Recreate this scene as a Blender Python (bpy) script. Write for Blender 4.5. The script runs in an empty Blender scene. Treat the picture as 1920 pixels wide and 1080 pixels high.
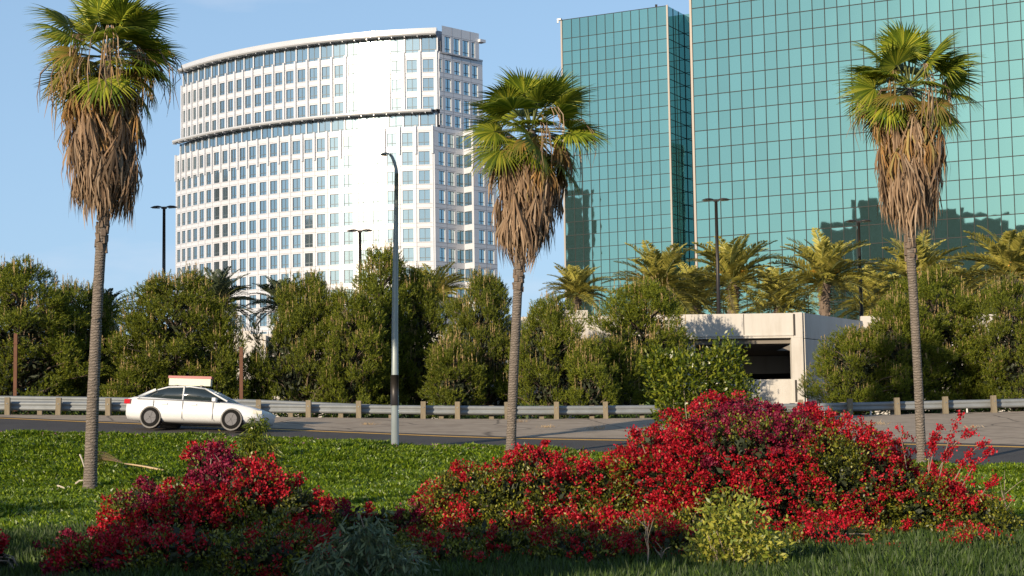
import bpy, math, random
import numpy as np
from mathutils import Vector, Matrix
R = math.radians
random.seed(7)
RNG = np.random.default_rng(11)
scene = bpy.context.scene
COL = scene.collection

# ------------------------------------------------------------------ camera, sky, sun, exposure
EYE = 1.6
F = 3516.0; PITCH = R(5.44); ROLL = R(-0.82)
_f = Vector((0, math.cos(PITCH), math.sin(PITCH)))
_u0 = Vector((0, -math.sin(PITCH), math.cos(PITCH)))
_r0 = Vector((1, 0, 0))
_r = math.cos(ROLL) * _r0 + math.sin(ROLL) * _u0
_u = -math.sin(ROLL) * _r0 + math.cos(ROLL) * _u0
cam_d = bpy.data.cameras.new('camera'); cam = bpy.data.objects.new('camera', cam_d); COL.objects.link(cam)
cam.matrix_world = Matrix(((_r.x, _u.x, -_f.x, 0), (_r.y, _u.y, -_f.y, 0), (_r.z, _u.z, -_f.z, EYE), (0, 0, 0, 1)))
cam_d.sensor_width = 36; cam_d.lens = F / 1920 * 36; cam_d.clip_end = 6000; cam_d.clip_start = 0.3
scene.camera = cam

SUN_AZ = R(215.3); SUN_EL = R(13.5)          # compass angle clockwise from +Y
SDIR = Vector((math.sin(SUN_AZ) * math.cos(SUN_EL), math.cos(SUN_AZ) * math.cos(SUN_EL), math.sin(SUN_EL)))
world = bpy.data.worlds.new('World'); scene.world = world; world.use_nodes = True
wn = world.node_tree.nodes; wl = world.node_tree.links
bg = wn['Background']; sky = wn.new('ShaderNodeTexSky'); sky.sky_type = 'NISHITA'; sky.sun_disc = False
sky.sun_elevation = SUN_EL; sky.sun_rotation = SUN_AZ
sky.air_density = 1.0; sky.dust_density = 0.6; sky.ozone_density = 2.0
# thin pale cloud streaks low over the whole horizon
tc = wn.new('ShaderNodeTexCoord'); mp = wn.new('ShaderNodeMapping'); mp.inputs['Scale'].default_value = (3.0, 3.0, 11.0)
nz = wn.new('ShaderNodeTexNoise'); nz.inputs['Scale'].default_value = 2.6; nz.inputs['Detail'].default_value = 7
rp = wn.new('ShaderNodeValToRGB'); rp.color_ramp.elements[0].position = 0.565; rp.color_ramp.elements[1].position = 0.85
rp.color_ramp.elements[1].color = (0.35, 0.35, 0.35, 1)
mxw = wn.new('ShaderNodeMix'); mxw.data_type = 'RGBA'; mxw.inputs['B'].default_value = (6.2, 6.0, 6.4, 1)
wl.new(tc.outputs['Generated'], mp.inputs['Vector']); wl.new(mp.outputs[0], nz.inputs['Vector'])
wl.new(nz.outputs['Fac'], rp.inputs['Fac']); wl.new(rp.outputs['Color'], mxw.inputs['Factor'])
sep = wn.new('ShaderNodeSeparateXYZ'); wl.new(tc.outputs['Generated'], sep.inputs[0])
hr = wn.new('ShaderNodeMapRange'); hr.inputs['From Min'].default_value = -0.02; hr.inputs['From Max'].default_value = 0.30; hr.inputs['To Min'].default_value = 0.8; hr.inputs['To Max'].default_value = 0.45
wl.new(sep.outputs['Z'], hr.inputs['Value'])
hz = wn.new('ShaderNodeMix'); hz.data_type = 'RGBA'; hz.inputs['B'].default_value = (2.55, 4.0, 6.1, 1)
h2 = wn.new('ShaderNodeMapRange'); h2.inputs['From Min'].default_value = 0.28; h2.inputs['From Max'].default_value = 0.75; h2.inputs['To Min'].default_value = 1.0; h2.inputs['To Max'].default_value = 0.0
wl.new(sep.outputs['Z'], h2.inputs['Value']); hm = wn.new('ShaderNodeMath'); hm.operation = 'MULTIPLY'; wl.new(hr.outputs[0], hm.inputs[0]); wl.new(h2.outputs[0], hm.inputs[1])
wl.new(hm.outputs[0], hz.inputs['Factor']); wl.new(sky.outputs[0], hz.inputs['A']); wl.new(hz.outputs['Result'], mxw.inputs['A']); wl.new(mxw.outputs['Result'], bg.inputs['Color'])
bg.inputs['Strength'].default_value = 0.125
sd = bpy.data.lights.new('sun', 'SUN'); sd.energy = 5.0; sd.angle = R(0.5); sd.color = (1.0, 0.83, 0.62)
so = bpy.data.objects.new('sun', sd); COL.objects.link(so); so.rotation_euler = SDIR.to_track_quat('Z', 'Y').to_euler()
so.location = (0, 0, 60)
vs = scene.view_settings; vs.view_transform = 'Standard'; vs.look = 'None'; vs.exposure = 0.3; vs.gamma = 1.0; vs.use_curve_mapping = False
scene.render.film_transparent = False
scene.cycles.max_bounces = 6; scene.cycles.glossy_bounces = 4; scene.cycles.diffuse_bounces = 2
scene.cycles.transparent_max_bounces = 4; scene.cycles.caustics_reflective = False; scene.cycles.caustics_refractive = False

# ------------------------------------------------------------------ helpers
def ray(px, py):
    """unit-depth direction of the ray through a photo pixel (y component = 1)"""
    d = _r * ((px - 960) / F) + _u * ((540 - py) / F) + _f
    return d / d.y
def at(px, py, D):
    d = ray(px, py) * D
    return Vector((d.x, d.y, d.z + EYE))
def tag(o, label=None, cat=None, group=None, kind=None):
    if label: o['label'] = label
    if cat: o['category'] = cat
    if group: o['group'] = group
    if kind: o['kind'] = kind
    return o
def link(o, parent=None):
    COL.objects.link(o)
    if parent is not None: o.parent = parent
    return o
def empty(name, loc=(0, 0, 0), rz=0.0, label=None, cat=None, group=None):
    o = bpy.data.objects.new(name, None); o.empty_display_size = 0.2; link(o)
    o.location = loc; o.rotation_euler = (0, 0, rz)
    return tag(o, label, cat, group)
def mesh_np(name, V, faces, mats=None, midx=None, smooth=False):
    """V (n,3) array; faces: (m,k) int array or list of such arrays with k = 3 or 4"""
    me = bpy.data.meshes.new(name)
    fl = faces if isinstance(faces, list) else [faces]
    fl = [np.asarray(f, dtype=np.int32) for f in fl if len(f)]
    V = np.asarray(V, dtype=np.float32)
    nl = sum(f.size for f in fl); nf = sum(len(f) for f in fl)
    me.vertices.add(len(V)); me.vertices.foreach_set('co', V.ravel())
    me.loops.add(nl); me.loops.foreach_set('vertex_index', np.concatenate([f.ravel() for f in fl]))
    me.polygons.add(nf)
    tot = np.concatenate([np.full(len(f), f.shape[1], dtype=np.int32) for f in fl])
    st = np.concatenate([[0], np.cumsum(tot)[:-1]]).astype(np.int32)
    me.polygons.foreach_set('loop_start', st)
    try: me.polygons.foreach_set('loop_total', tot)
    except Exception: pass
    if midx is not None: me.polygons.foreach_set('material_index', np.asarray(midx, dtype=np.int32))
    if smooth: me.polygons.foreach_set('use_smooth', np.ones(nf, dtype=bool))
    for m in (mats or []): me.materials.append(m)
    me.update(calc_edges=True); me.validate()
    return me
def ob(name, me, parent=None, loc=None, rot=None, sc=None):
    o = bpy.data.objects.new(name, me); link(o, parent)
    if loc is not None: o.location = loc
    if rot is not None: o.rotation_euler = rot
    if sc is not None: o.scale = sc if hasattr(sc, '__len__') else (sc, sc, sc)
    return o
class MB:
    def __init__(s): s.v = []; s.f = []; s.m = []
    def add(s, vs_, fs, m=0):
        b = len(s.v); s.v.extend([tuple(p) for p in vs_]); s.f.extend([tuple(b + i for i in f) for f in fs]); s.m.extend([m] * len(fs)); return s
    def box(s, c, d, rz=0.0, m=0, ax=None):
        x, y, z = d[0] / 2, d[1] / 2, d[2] / 2
        P = [(-x, -y, -z), (x, -y, -z), (x, y, -z), (-x, y, -z), (-x, -y, z), (x, -y, z), (x, y, z), (-x, y, z)]
        if ax is None: M = Matrix.Rotation(rz, 3, 'Z')
        else: M = ax
        P = [M @ Vector(p) + Vector(c) for p in P]
        return s.add(P, [(0, 3, 2, 1), (4, 5, 6, 7), (0, 1, 5, 4), (1, 2, 6, 5), (2, 3, 7, 6), (3, 0, 4, 7)], m)
    def prism(s, poly, z0, z1, m=0):
        n = len(poly); P = [(x, y, z0) for x, y in poly] + [(x, y, z1) for x, y in poly]
        F_ = [tuple(range(n))[::-1], tuple(range(n, 2 * n))] + [(i, (i + 1) % n, n + (i + 1) % n, n + i) for i in range(n)]
        return s.add(P, F_, m)
    def tube(s, pts, rad, n=8, m=0, cap=True):
        pts = [Vector(p) for p in pts]; rad = rad if hasattr(rad, '__len__') else [rad] * len(pts)
        rings = []
        for i, p in enumerate(pts):
            t = (pts[min(i + 1, len(pts) - 1)] - pts[max(i - 1, 0)])
            t = t.normalized() if t.length > 1e-9 else Vector((0, 0, 1))
            a = t.cross(Vector((0, 0, 1)))
            if a.length < 0.05: a = t.cross(Vector((0, 1, 0)))
            a.normalize(); b = t.cross(a)
            rings.append([p + (a * math.cos(6.28318 * k / n) + b * math.sin(6.28318 * k / n)) * rad[i] for k in range(n)])
        V = [q for r_ in rings for q in r_]; Fc = []
        for i in range(len(pts) - 1):
            for k in range(n): Fc.append((i * n + k, i * n + (k + 1) % n, (i + 1) * n + (k + 1) % n, (i + 1) * n + k))
        if cap: Fc.append(tuple(range(n))); Fc.append(tuple(range(len(V) - n, len(V)))[::-1])
        return s.add(V, Fc, m)
    def quad(s, a, b, c, d, m=0): return s.add([a, b, c, d], [(0, 1, 2, 3)], m)
    def mesh(s, name, mats, smooth=False):
        me = bpy.data.meshes.new(name); me.from_pydata(s.v, [], s.f)
        for mt in mats: me.materials.append(mt)
        me.polygons.foreach_set('material_index', s.m)
        if smooth: me.polygons.foreach_set('use_smooth', [True] * len(s.f))
        me.update(); return me

# ------------------------------------------------------------------ materials
def mat(name, col, rough=0.8, metal=0.0, var=0.0, nscale=5.0, bump=0.0, bscale=30.0, spec=0.5, island=None, trans=0.0, objvar=0.0, coat=0.0, cols=None, stretch=None):
    """Principled with noise colour variation; cols = list of (pos,colour) for a noise ramp; island = list of colours picked per leaf"""
    m = bpy.data.materials.new(name); m.use_nodes = True
    n = m.node_tree.nodes; l = m.node_tree.links; b = n['Principled BSDF']
    b.inputs['Roughness'].default_value = rough; b.inputs['Metallic'].default_value = metal
    b.inputs['Specular IOR Level'].default_value = spec; b.inputs['Coat Weight'].default_value = coat
    b.inputs['Base Color'].default_value = (*col, 1)
    t = n.new('ShaderNodeTexCoord'); src = t.outputs['Object']
    if stretch:
        mp_ = n.new('ShaderNodeMapping'); mp_.inputs['Scale'].default_value = stretch; l.new(src, mp_.inputs[0]); src = mp_.outputs[0]
    out = None
    if island:
        g = n.new('ShaderNodeNewGeometry'); r = n.new('ShaderNodeValToRGB'); r.color_ramp.interpolation = 'LINEAR'
        e = r.color_ramp.elements
        while len(e) < len(island): e.new(0.5)
        for i, c in enumerate(island): e[i].position = i / max(1, len(island) - 1); e[i].color = (*c, 1)
        l.new(g.outputs['Random Per Island'], r.inputs['Fac']); out = r.outputs['Color']
    elif cols:
        no = n.new('ShaderNodeTexNoise'); no.inputs['Scale'].default_value = nscale; no.inputs['Detail'].default_value = 6; no.inputs['Roughness'].default_value = 0.65
        l.new(src, no.inputs['Vector']); r = n.new('ShaderNodeValToRGB'); e = r.color_ramp.elements
        while len(e) < len(cols): e.new(0.5)
        for i, (p, c) in enumerate(cols): e[i].position = p; e[i].color = (*c, 1)
        l.new(no.outputs['Fac'], r.inputs['Fac']); out = r.outputs['Color']
    elif var > 0:
        no = n.new('ShaderNodeTexNoise'); no.inputs['Scale'].default_value = nscale; no.inputs['Detail'].default_value = 6
        l.new(src, no.inputs['Vector']); mx = n.new('ShaderNodeMix'); mx.data_type = 'RGBA'
        mx.inputs['A'].default_value = (*[c * (1 - var) for c in col], 1); mx.inputs['B'].default_value = (*[min(1, c * (1 + var)) for c in col], 1)
        l.new(no.outputs['Fac'], mx.inputs['Factor']); out = mx.outputs['Result']
    if objvar > 0 and out is not None:
        oi = n.new('ShaderNodeObjectInfo'); ma = n.new('ShaderNodeMapRange'); ma.inputs['To Min'].default_value = 1 - objvar; ma.inputs['To Max'].default_value = 1 + objvar
        l.new(oi.outputs['Random'], ma.inputs['Value']); hs = n.new('ShaderNodeHueSaturation'); l.new(ma.outputs[0], hs.inputs['Value']); l.new(out, hs.inputs['Color']); out = hs.outputs[0]
    if out is not None: l.new(out, b.inputs['Base Color'])
    if bump > 0:
        nb = n.new('ShaderNodeTexNoise'); nb.inputs['Scale'].default_value = bscale; nb.inputs['Detail'].default_value = 5; l.new(src, nb.inputs['Vector'])
        bp = n.new('ShaderNodeBump'); bp.inputs['Strength'].default_value = bump; bp.inputs['Distance'].default_value = 0.02
        l.new(nb.outputs['Fac'], bp.inputs['Height']); l.new(bp.outputs[0], b.inputs['Normal'])
    if trans > 0:
        tr = n.new('ShaderNodeBsdfTranslucent'); ms = n.new('ShaderNodeMixShader'); ms.inputs[0].default_value = trans
        if out is not None: l.new(out, tr.inputs['Color'])
        else: tr.inputs['Color'].default_value = (*col, 1)
        o = n['Material Output']; l.new(b.outputs[0], ms.inputs[1]); l.new(tr.outputs[0], ms.inputs[2]); l.new(ms.outputs[0], o.inputs['Surface'])
    return m
def glass_mat(name, tint, wave=0.02, wscale=0.9, rough=0.02, dark=(0.01, 0.03, 0.03), mirror=0.9, objtilt=0.0):
    """coated mirror glass with slightly wavy panes"""
    m = bpy.data.materials.new(name); m.use_nodes = True
    n = m.node_tree.nodes; l = m.node_tree.links; b = n['Principled BSDF']
    b.inputs['Base Color'].default_value = (*tint, 1); b.inputs['Metallic'].default_value = mirror; b.inputs['Roughness'].default_value = rough
    t = n.new('ShaderNodeTexCoord'); oi = n.new('ShaderNodeObjectInfo')
    va = n.new('ShaderNodeVectorMath'); va.operation = 'ADD'; vm = n.new('ShaderNodeVectorMath'); vm.operation = 'SCALE'; vm.inputs['Scale'].default_value = 37.0
    cx = n.new('ShaderNodeCombineXYZ'); l.new(oi.outputs['Random'], cx.inputs[0]); l.new(oi.outputs['Random'], cx.inputs[1])
    l.new(cx.outputs[0], vm.inputs[0]); l.new(vm.outputs[0], va.inputs[1]); l.new(t.outputs['Object'], va.inputs[0])
    no = n.new('ShaderNodeTexNoise'); no.inputs['Scale'].default_value = wscale; no.inputs['Detail'].default_value = 1; l.new(va.outputs[0], no.inputs['Vector'])
    bp = n.new('ShaderNodeBump'); bp.inputs['Strength'].default_value = 1.0; bp.inputs['Distance'].default_value = wave; l.new(no.outputs['Fac'], bp.inputs['Height'])
    l.new(bp.outputs[0], b.inputs['Normal'])
    # faint pane-to-pane tint differences
    mx = n.new('ShaderNodeMix'); mx.data_type = 'RGBA'; mx.inputs['A'].default_value = (*[c * 0.93 for c in tint], 1); mx.inputs['B'].default_value = (*[min(1, c * 1.05) for c in tint], 1)
    g = n.new('ShaderNodeNewGeometry'); ad = n.new('ShaderNodeMath'); ad.operation = 'ADD'; fr = n.new('ShaderNodeMath'); fr.operation = 'FRACT'
    l.new(oi.outputs['Random'], ad.inputs[0]); l.new(g.outputs['Random Per Island'], ad.inputs[1]); l.new(ad.outputs[0], fr.inputs[0])
    l.new(fr.outputs[0], mx.inputs['Factor']); l.new(mx.outputs['Result'], b.inputs['Base Color'])
    return m

M = {}
M['ground'] = mat('soil', (0.10, 0.075, 0.05), 0.95, var=0.4, nscale=1.5, bump=0.6, bscale=12)
M['asphalt'] = mat('asphalt', (0.05, 0.05, 0.052), 0.85, cols=[(0.3, (0.045, 0.041, 0.040)), (0.7, (0.072, 0.065, 0.060))], nscale=0.8, bump=0.4, bscale=60)
M['yellow'] = mat('yellow_paint', (0.75, 0.42, 0.08), 0.7, var=0.25, nscale=3)
M['white_paint'] = mat('white_paint', (0.7, 0.7, 0.68), 0.7, var=0.15, nscale=3)
M['steel'] = mat('galvanised_steel', (0.24, 0.26, 0.27), 0.55, metal=0.3, var=0.25, nscale=3, bump=0.15, bscale=20)
M['timber'] = mat('weathered_timber', (0.21, 0.175, 0.12), 0.9, var=0.35, nscale=6, bump=0.6, bscale=25, stretch=(4, 4, 0.6))
M['rust'] = mat('rusty_steel', (0.13, 0.06, 0.035), 0.9, var=0.3, nscale=8, bump=0.3)
M['concrete'] = mat('cream_concrete', (0.58, 0.55, 0.50), 0.85, cols=[(0.3, (0.50, 0.465, 0.41)), (0.5, (0.57, 0.54, 0.49)), (0.75, (0.61, 0.58, 0.53))], nscale=1.1, bump=0.15, bscale=25, stretch=(1.6, 1.6, 0.35))
M['inner_concrete'] = mat('grey_concrete', (0.22, 0.20, 0.17), 0.9, var=0.15, nscale=0.5)
M['joint'] = mat('joint_shadow_rubber', (0.05, 0.045, 0.04), 0.9)
M['bronze'] = mat('dark_bronze_paint', (0.035, 0.03, 0.028), 0.45, metal=0.3)
M['pole_grey'] = mat('grey_galvanised_pole', (0.30, 0.34, 0.33), 0.45, metal=0.3, var=0.12, nscale=2)
M['lens'] = mat('lamp_lens', (0.75, 0.72, 0.6), 0.3)
M['green_glass'] = glass_mat('green_mirror_glass', (0.20, 0.405, 0.385), wave=0.0015, wscale=0.6)
M['green_mullion'] = mat('green_brown_mullion', (0.012, 0.014, 0.013), 0.7)
M['side_mullion'] = mat('bronze_corner_trim', (0.22, 0.20, 0.18), 0.5, metal=0.4)
M['dark_core'] = mat('dark_spandrel_back', (0.01, 0.02, 0.02), 0.6)
M['blue_glass'] = glass_mat('blue_mirror_glass', (0.40, 0.51, 0.54), wave=0.004, wscale=1.2, rough=0.09)
M['dark_mullion'] = mat('slate_mullion', (0.10, 0.13, 0.15), 0.5, metal=0.2)
M['panel_joint'] = mat('grey_panel_joint', (0.24, 0.23, 0.24), 0.6)
def white_panel():
    m = mat('white_metal_panel', (0.74, 0.73, 0.72), 0.26, metal=0.0, spec=0.5, coat=0.7)
    n = m.node_tree.nodes; l = m.node_tree.links; b = n['Principled BSDF']
    b.inputs['Coat Roughness'].default_value = 0.20
    no = n.new('ShaderNodeTexNoise'); no.inputs['Scale'].default_value = 0.35; no.inputs['Detail'].default_value = 3
    r = n.new('ShaderNodeValToRGB'); r.color_ramp.elements[0].color = (0.50, 0.52, 0.56, 1); r.color_ramp.elements[1].color = (0.61, 0.63, 0.67, 1)
    t = n['Texture Coordinate']; l.new(t.outputs['Object'], no.inputs[0]); l.new(no.outputs['Fac'], r.inputs['Fac']); l.new(r.outputs[0], b.inputs['Base Color'])
    return m
M['white_panel'] = white_panel()
M['cornice_metal'] = mat('grey_white_cornice_metal', (0.45, 0.47, 0.50), 0.3, coat=0.6, var=0.08, nscale=0.4)
M['reflected_wall'] = mat('grey_brown_stone', (0.08, 0.075, 0.07), 0.8, var=0.2, nscale=0.1)
M['trunk'] = None
def trunk_mat():
    m = mat('ringed_palm_bark', (0.2, 0.17, 0.14), 0.95)
    n = m.node_tree.nodes; l = m.node_tree.links; b = n['Principled BSDF']; t = n['Texture Coordinate']
    w = n.new('ShaderNodeTexWave'); w.wave_type = 'BANDS'; w.bands_direction = 'Z'; w.inputs['Scale'].default_value = 4.4; w.inputs['Distortion'].default_value = 6.0; w.inputs['Detail'].default_value = 3; w.inputs['Detail Scale'].default_value = 2
    l.new(t.outputs['Object'], w.inputs['Vector'])
    no = n.new('ShaderNodeTexNoise'); no.inputs['Scale'].default_value = 4; no.inputs['Detail'].default_value = 6; l.new(t.outputs['Object'], no.inputs['Vector'])
    r = n.new('ShaderNodeValToRGB'); r.color_ramp.elements[0].color = (0.10, 0.083, 0.068, 1); r.color_ramp.elements[1].color = (0.25, 0.21, 0.175, 1)
    mx = n.new('ShaderNodeMath'); mx.operation = 'MULTIPLY_ADD'; mx.inputs[1].default_value = 0.55; l.new(w.outputs['Fac'], mx.inputs[0])
    m2 = n.new('ShaderNodeMath'); m2.operation = 'MULTIPLY'; m2.inputs[1].default_value = 0.5; l.new(no.outputs['Fac'], m2.inputs[0]); l.new(m2.outputs[0], mx.inputs[2])
    l.new(mx.outputs[0], r.inputs['Fac']); l.new(r.outputs[0], b.inputs['Base Color'])
    bp = n.new('ShaderNodeBump'); bp.inputs['Strength'].default_value = 0.9; bp.inputs['Distance'].default_value = 0.03; l.new(w.outputs['Fac'], bp.inputs['Height']); l.new(bp.outputs[0], b.inputs['Normal'])
    return m
M['trunk'] = trunk_mat()
M['bark'] = mat('grey_brown_bark', (0.16, 0.12, 0.09), 0.95, var=0.3, nscale=6, bump=0.6, bscale=20)
M['fan_green'] = mat('fan_leaf_green', (0.10, 0.17, 0.03), 0.5, island=[(0.08, 0.13, 0.012), (0.23, 0.29, 0.02), (0.46, 0.45, 0.05)], trans=0.42, objvar=0.3)
M['fan_yellow'] = mat('fan_leaf_yellowing', (0.25, 0.22, 0.05), 0.55, island=[(0.16, 0.19, 0.03), (0.32, 0.24, 0.05), (0.38, 0.22, 0.06)], trans=0.35, objvar=0.2)
M['petiole'] = mat('palm_petiole', (0.12, 0.14, 0.04), 0.6)
M['dead_leaf'] = mat('dead_palm_leaf', (0.3, 0.2, 0.12), 0.85, island=[(0.16, 0.10, 0.06), (0.30, 0.20, 0.12), (0.42, 0.31, 0.21)], trans=0.2, objvar=0.3)
M['orange_dead'] = mat('fresh_dead_palm_leaf', (0.35, 0.2, 0.07), 0.8, island=[(0.30, 0.15, 0.05), (0.40, 0.24, 0.09), (0.30, 0.24, 0.08)], trans=0.25, objvar=0.2)
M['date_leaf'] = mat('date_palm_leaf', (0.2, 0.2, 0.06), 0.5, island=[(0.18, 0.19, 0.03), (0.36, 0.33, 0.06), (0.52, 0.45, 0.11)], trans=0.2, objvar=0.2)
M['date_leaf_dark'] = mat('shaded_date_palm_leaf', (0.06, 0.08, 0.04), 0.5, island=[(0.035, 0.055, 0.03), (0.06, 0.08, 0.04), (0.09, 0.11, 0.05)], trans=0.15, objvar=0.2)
M['date_fruit'] = mat('orange_fruit_stalk', (0.55, 0.27, 0.03), 0.6, var=0.3, nscale=8)
M['pine'] = mat('pine_needles', (0.07, 0.09, 0.02), 0.6, island=[(0.035, 0.06, 0.004), (0.14, 0.18, 0.011), (0.32, 0.34, 0.025)], trans=0.35, objvar=0.12)
M['pine_tip'] = mat('pine_new_shoots', (0.3, 0.22, 0.1), 0.7, island=[(0.22, 0.20, 0.05), (0.38, 0.27, 0.11), (0.48, 0.32, 0.16)], trans=0.15)
M['leaf_dark'] = mat('old_inner_leaf', (0.02, 0.03, 0.01), 0.7, island=[(0.012, 0.02, 0.006), (0.03, 0.04, 0.01)])  # near-black inner leaves; shade between the outer sprays put into the colour
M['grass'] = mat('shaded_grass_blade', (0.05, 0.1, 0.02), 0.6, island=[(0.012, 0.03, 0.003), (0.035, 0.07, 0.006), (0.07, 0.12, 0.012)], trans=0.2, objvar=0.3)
M['ice'] = mat('iceplant_leaf', (0.08, 0.16, 0.03), 0.4, island=[(0.035, 0.075, 0.004), (0.11, 0.18, 0.010), (0.25, 0.33, 0.022)], trans=0.3, objvar=0.3)
M['bract'] = mat('bougainvillea_bract', (0.5, 0.01, 0.05), 0.6, island=[(0.14, 0.002, 0.004), (0.43, 0.004, 0.014), (0.72, 0.010, 0.038)], trans=0.3)
M['bract_magenta'] = mat('magenta_bract', (0.3, 0.01, 0.05), 0.6, island=[(0.10, 0.002, 0.012), (0.22, 0.004, 0.032), (0.33, 0.008, 0.06)], trans=0.3)  # darker bract colour with the shade of the bush top painted in
M['leaf'] = mat('shrub_leaf', (0.09, 0.13, 0.02), 0.45, island=[(0.025, 0.04, 0.005), (0.09, 0.11, 0.010), (0.32, 0.31, 0.03)], trans=0.25)
M['leaf_yellow'] = mat('yellow_green_leaf', (0.3, 0.32, 0.05), 0.45, island=[(0.13, 0.20, 0.025), (0.32, 0.34, 0.05), (0.48, 0.44, 0.07)], trans=0.35)
M['leaf_sage'] = mat('sage_leaf', (0.12, 0.17, 0.09), 0.5, island=[(0.06, 0.10, 0.05), (0.13, 0.18, 0.09), (0.26, 0.29, 0.12)], trans=0.2)
M['leaf_gloss'] = mat('glossy_dark_leaf', (0.07, 0.12, 0.02), 0.3, island=[(0.03, 0.055, 0.006), (0.11, 0.15, 0.012), (0.27, 0.29, 0.03)], trans=0.3)
M['twig'] = mat('grey_twig', (0.28, 0.22, 0.17), 0.9, var=0.2)
M['straw'] = mat('dry_straw', (0.42, 0.28, 0.14), 0.9, island=[(0.28, 0.18, 0.09), (0.42, 0.30, 0.16), (0.55, 0.42, 0.25)])
M['deadwood'] = mat('bleached_wood', (0.5, 0.44, 0.36), 0.9, var=0.2)

def gravel_mat():
    m = mat('old_pale_asphalt', (0.3, 0.27, 0.24), 0.95, cols=[(0.25, (0.24, 0.19, 0.14)), (0.5, (0.35, 0.285, 0.215)), (0.8, (0.43, 0.36, 0.275))], nscale=1.2, bump=0.5, bscale=40)
    n = m.node_tree.nodes; l = m.node_tree.links; b = n['Principled BSDF']
    src = b.inputs['Base Color'].links[0].from_socket; t = n['Texture Coordinate']
    dn = n.new('ShaderNodeTexNoise'); dn.inputs['Scale'].default_value = 0.9; dn.inputs['Detail'].default_value = 5; l.new(t.outputs['Object'], dn.inputs[0])
    mxv = n.new('ShaderNodeMix'); mxv.data_type = 'VECTOR'; mxv.inputs['Factor'].default_value = 0.35; l.new(t.outputs['Object'], mxv.inputs['A']); l.new(dn.outputs['Color'], mxv.inputs['B'])
    vo = n.new('ShaderNodeTexVoronoi'); vo.feature = 'DISTANCE_TO_EDGE'; vo.inputs['Scale'].default_value = 0.33; l.new(mxv.outputs['Result'], vo.inputs['Vector'])
    r = n.new('ShaderNodeValToRGB'); r.color_ramp.elements[0].position = 0.0; r.color_ramp.elements[0].color = (0, 0, 0, 1); r.color_ramp.elements[1].position = 0.018; r.color_ramp.elements[1].color = (1, 1, 1, 1)
    l.new(vo.outputs['Distance'], r.inputs[0])
    mx = n.new('ShaderNodeMix'); mx.data_type = 'RGBA'; mx.inputs['A'].default_value = (0.12, 0.095, 0.07, 1); l.new(r.outputs[0], mx.inputs['Factor']); l.new(src, mx.inputs['B']); l.new(mx.outputs['Result'], b.inputs['Base Color'])
    return m
M['gravel'] = gravel_mat()

# ------------------------------------------------------------------ terrain (heights relative to the eye, then + EYE)
_U = np.array([-0.40, -0.273, -0.159, 0.0, 0.1536, 0.273, 0.40])
_DN = np.array([61.5, 61.0, 60.0, 58.0, 54.0, 51.0, 48.5])      # near edge of the road
_ZN = np.array([1.38, 1.29, 1.05, 0.47, 0.05, -0.27, -0.5])
_DG = np.array([71.0, 71.3, 71.6, 72.0, 73.6, 74.5, 75.5])      # front guardrail
_ZG = np.array([2.35, 2.25, 2.07, 1.80, 1.79, 1.90, 2.0])
_DT = np.array([49.5, 49.0, 46.0, 46.0, 42.0, 42.0, 42.0])      # toe of the bank
_ZT = np.array([-0.42, -0.47, -0.62, -0.55, -0.85, -0.95, -1.0])
def sm(u, A):
    u = np.clip(u, -0.40, 0.40)
    return np.interp(u, _U, A) * 0.5 + 0.25 * (np.interp(np.clip(u - 0.04, -0.4, 0.4), _U, A) + np.interp(np.clip(u + 0.04, -0.4, 0.4), _U, A))
def zrel(x, y):
    x = np.asarray(x, float); y = np.asarray(y, float)
    u = x / np.maximum(y, 30.0)
    dn, zn, dg, zg, dt, zt = [sm(u, A) for A in (_DN, _ZN, _DG, _ZG, _DT, _ZT)]
    z = np.where(y < 25, -1.45 - 0.15 * np.clip((25 - y) / 20, 0, 1), 0)
    t = np.clip((y - 25) / (dt - 25), 0, 1); zA = -1.45 + (zt + 1.45) * t
    t2 = np.clip((y - dt) / (dn - dt), 0, 1); zB = zt + (zn - zt) * (t2 * t2 * (3 - 2 * t2) * 0.5 + 0.5 * t2)
    t3 = (y - dn) / (dg - dn); zC = zn + (zg - zn) * t3
    zD = zg + 0.02 * np.clip(y - dg, 0, 4)
    zD = zD + np.clip(y - dg - 4, 0, 30) * -0.01
    z = np.where(y >= 25, zA, z); z = np.where(y >= dt, zB, z); z = np.where(y >= dn, zC, z); z = np.where(y >= dg, zD, z)
    z = np.where(y > 200, np.minimum(z, 1.6), z)
    return z
def gz(x, y): return float(zrel(x, y)) + EYE
def hit(px, py, lo=20.0, hi=90.0):
    """ground point under a photo pixel, used once to survey the site"""
    best = None
    for D in np.arange(lo, hi, 0.05):
        p = at(px, py, D)
        if p.z <= gz(p.x, p.y): return Vector((p.x, p.y, gz(p.x, p.y)))
    return None
def road_edge(u): return float(sm(u, _DN))
def rail_line(u): return float(sm(u, _DG))

gx = np.unique(np.concatenate([np.linspace(-3000, -60, 14), np.arange(-60, -34, 3.0), np.arange(-34, 34.1, 0.6), np.arange(36, 60, 3.0), np.linspace(60, 3000, 14)]))
gy = np.unique(np.concatenate([np.linspace(-2500, -30, 10), np.arange(-30, 18, 3.0), np.arange(18, 80.1, 0.5), np.arange(82, 130, 4.0), np.linspace(140, 5000, 16)]))
X, Y = np.meshgrid(gx, gy); Zt = zrel(X, Y)
uu = X / np.maximum(Y, 30.0); DNN = sm(uu, _DN)
Zg = Zt + EYE - np.where((Y > DNN + 0.5) & (Y < 76), 0.10, 0.0)
Zg = Zg + np.where((Y < DNN) & (Y > 12) & (np.abs(X) < 34), 0.05 * np.sin(X * 1.3 + np.sin(Y * 0.9) * 2) * np.cos(Y * 1.1), 0)
nx, ny = len(gx), len(gy); idx = np.arange(nx * ny).reshape(ny, nx)
gf = np.stack([idx[:-1, :-1], idx[:-1, 1:], idx[1:, 1:], idx[1:, :-1]], -1).reshape(-1, 4)
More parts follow.
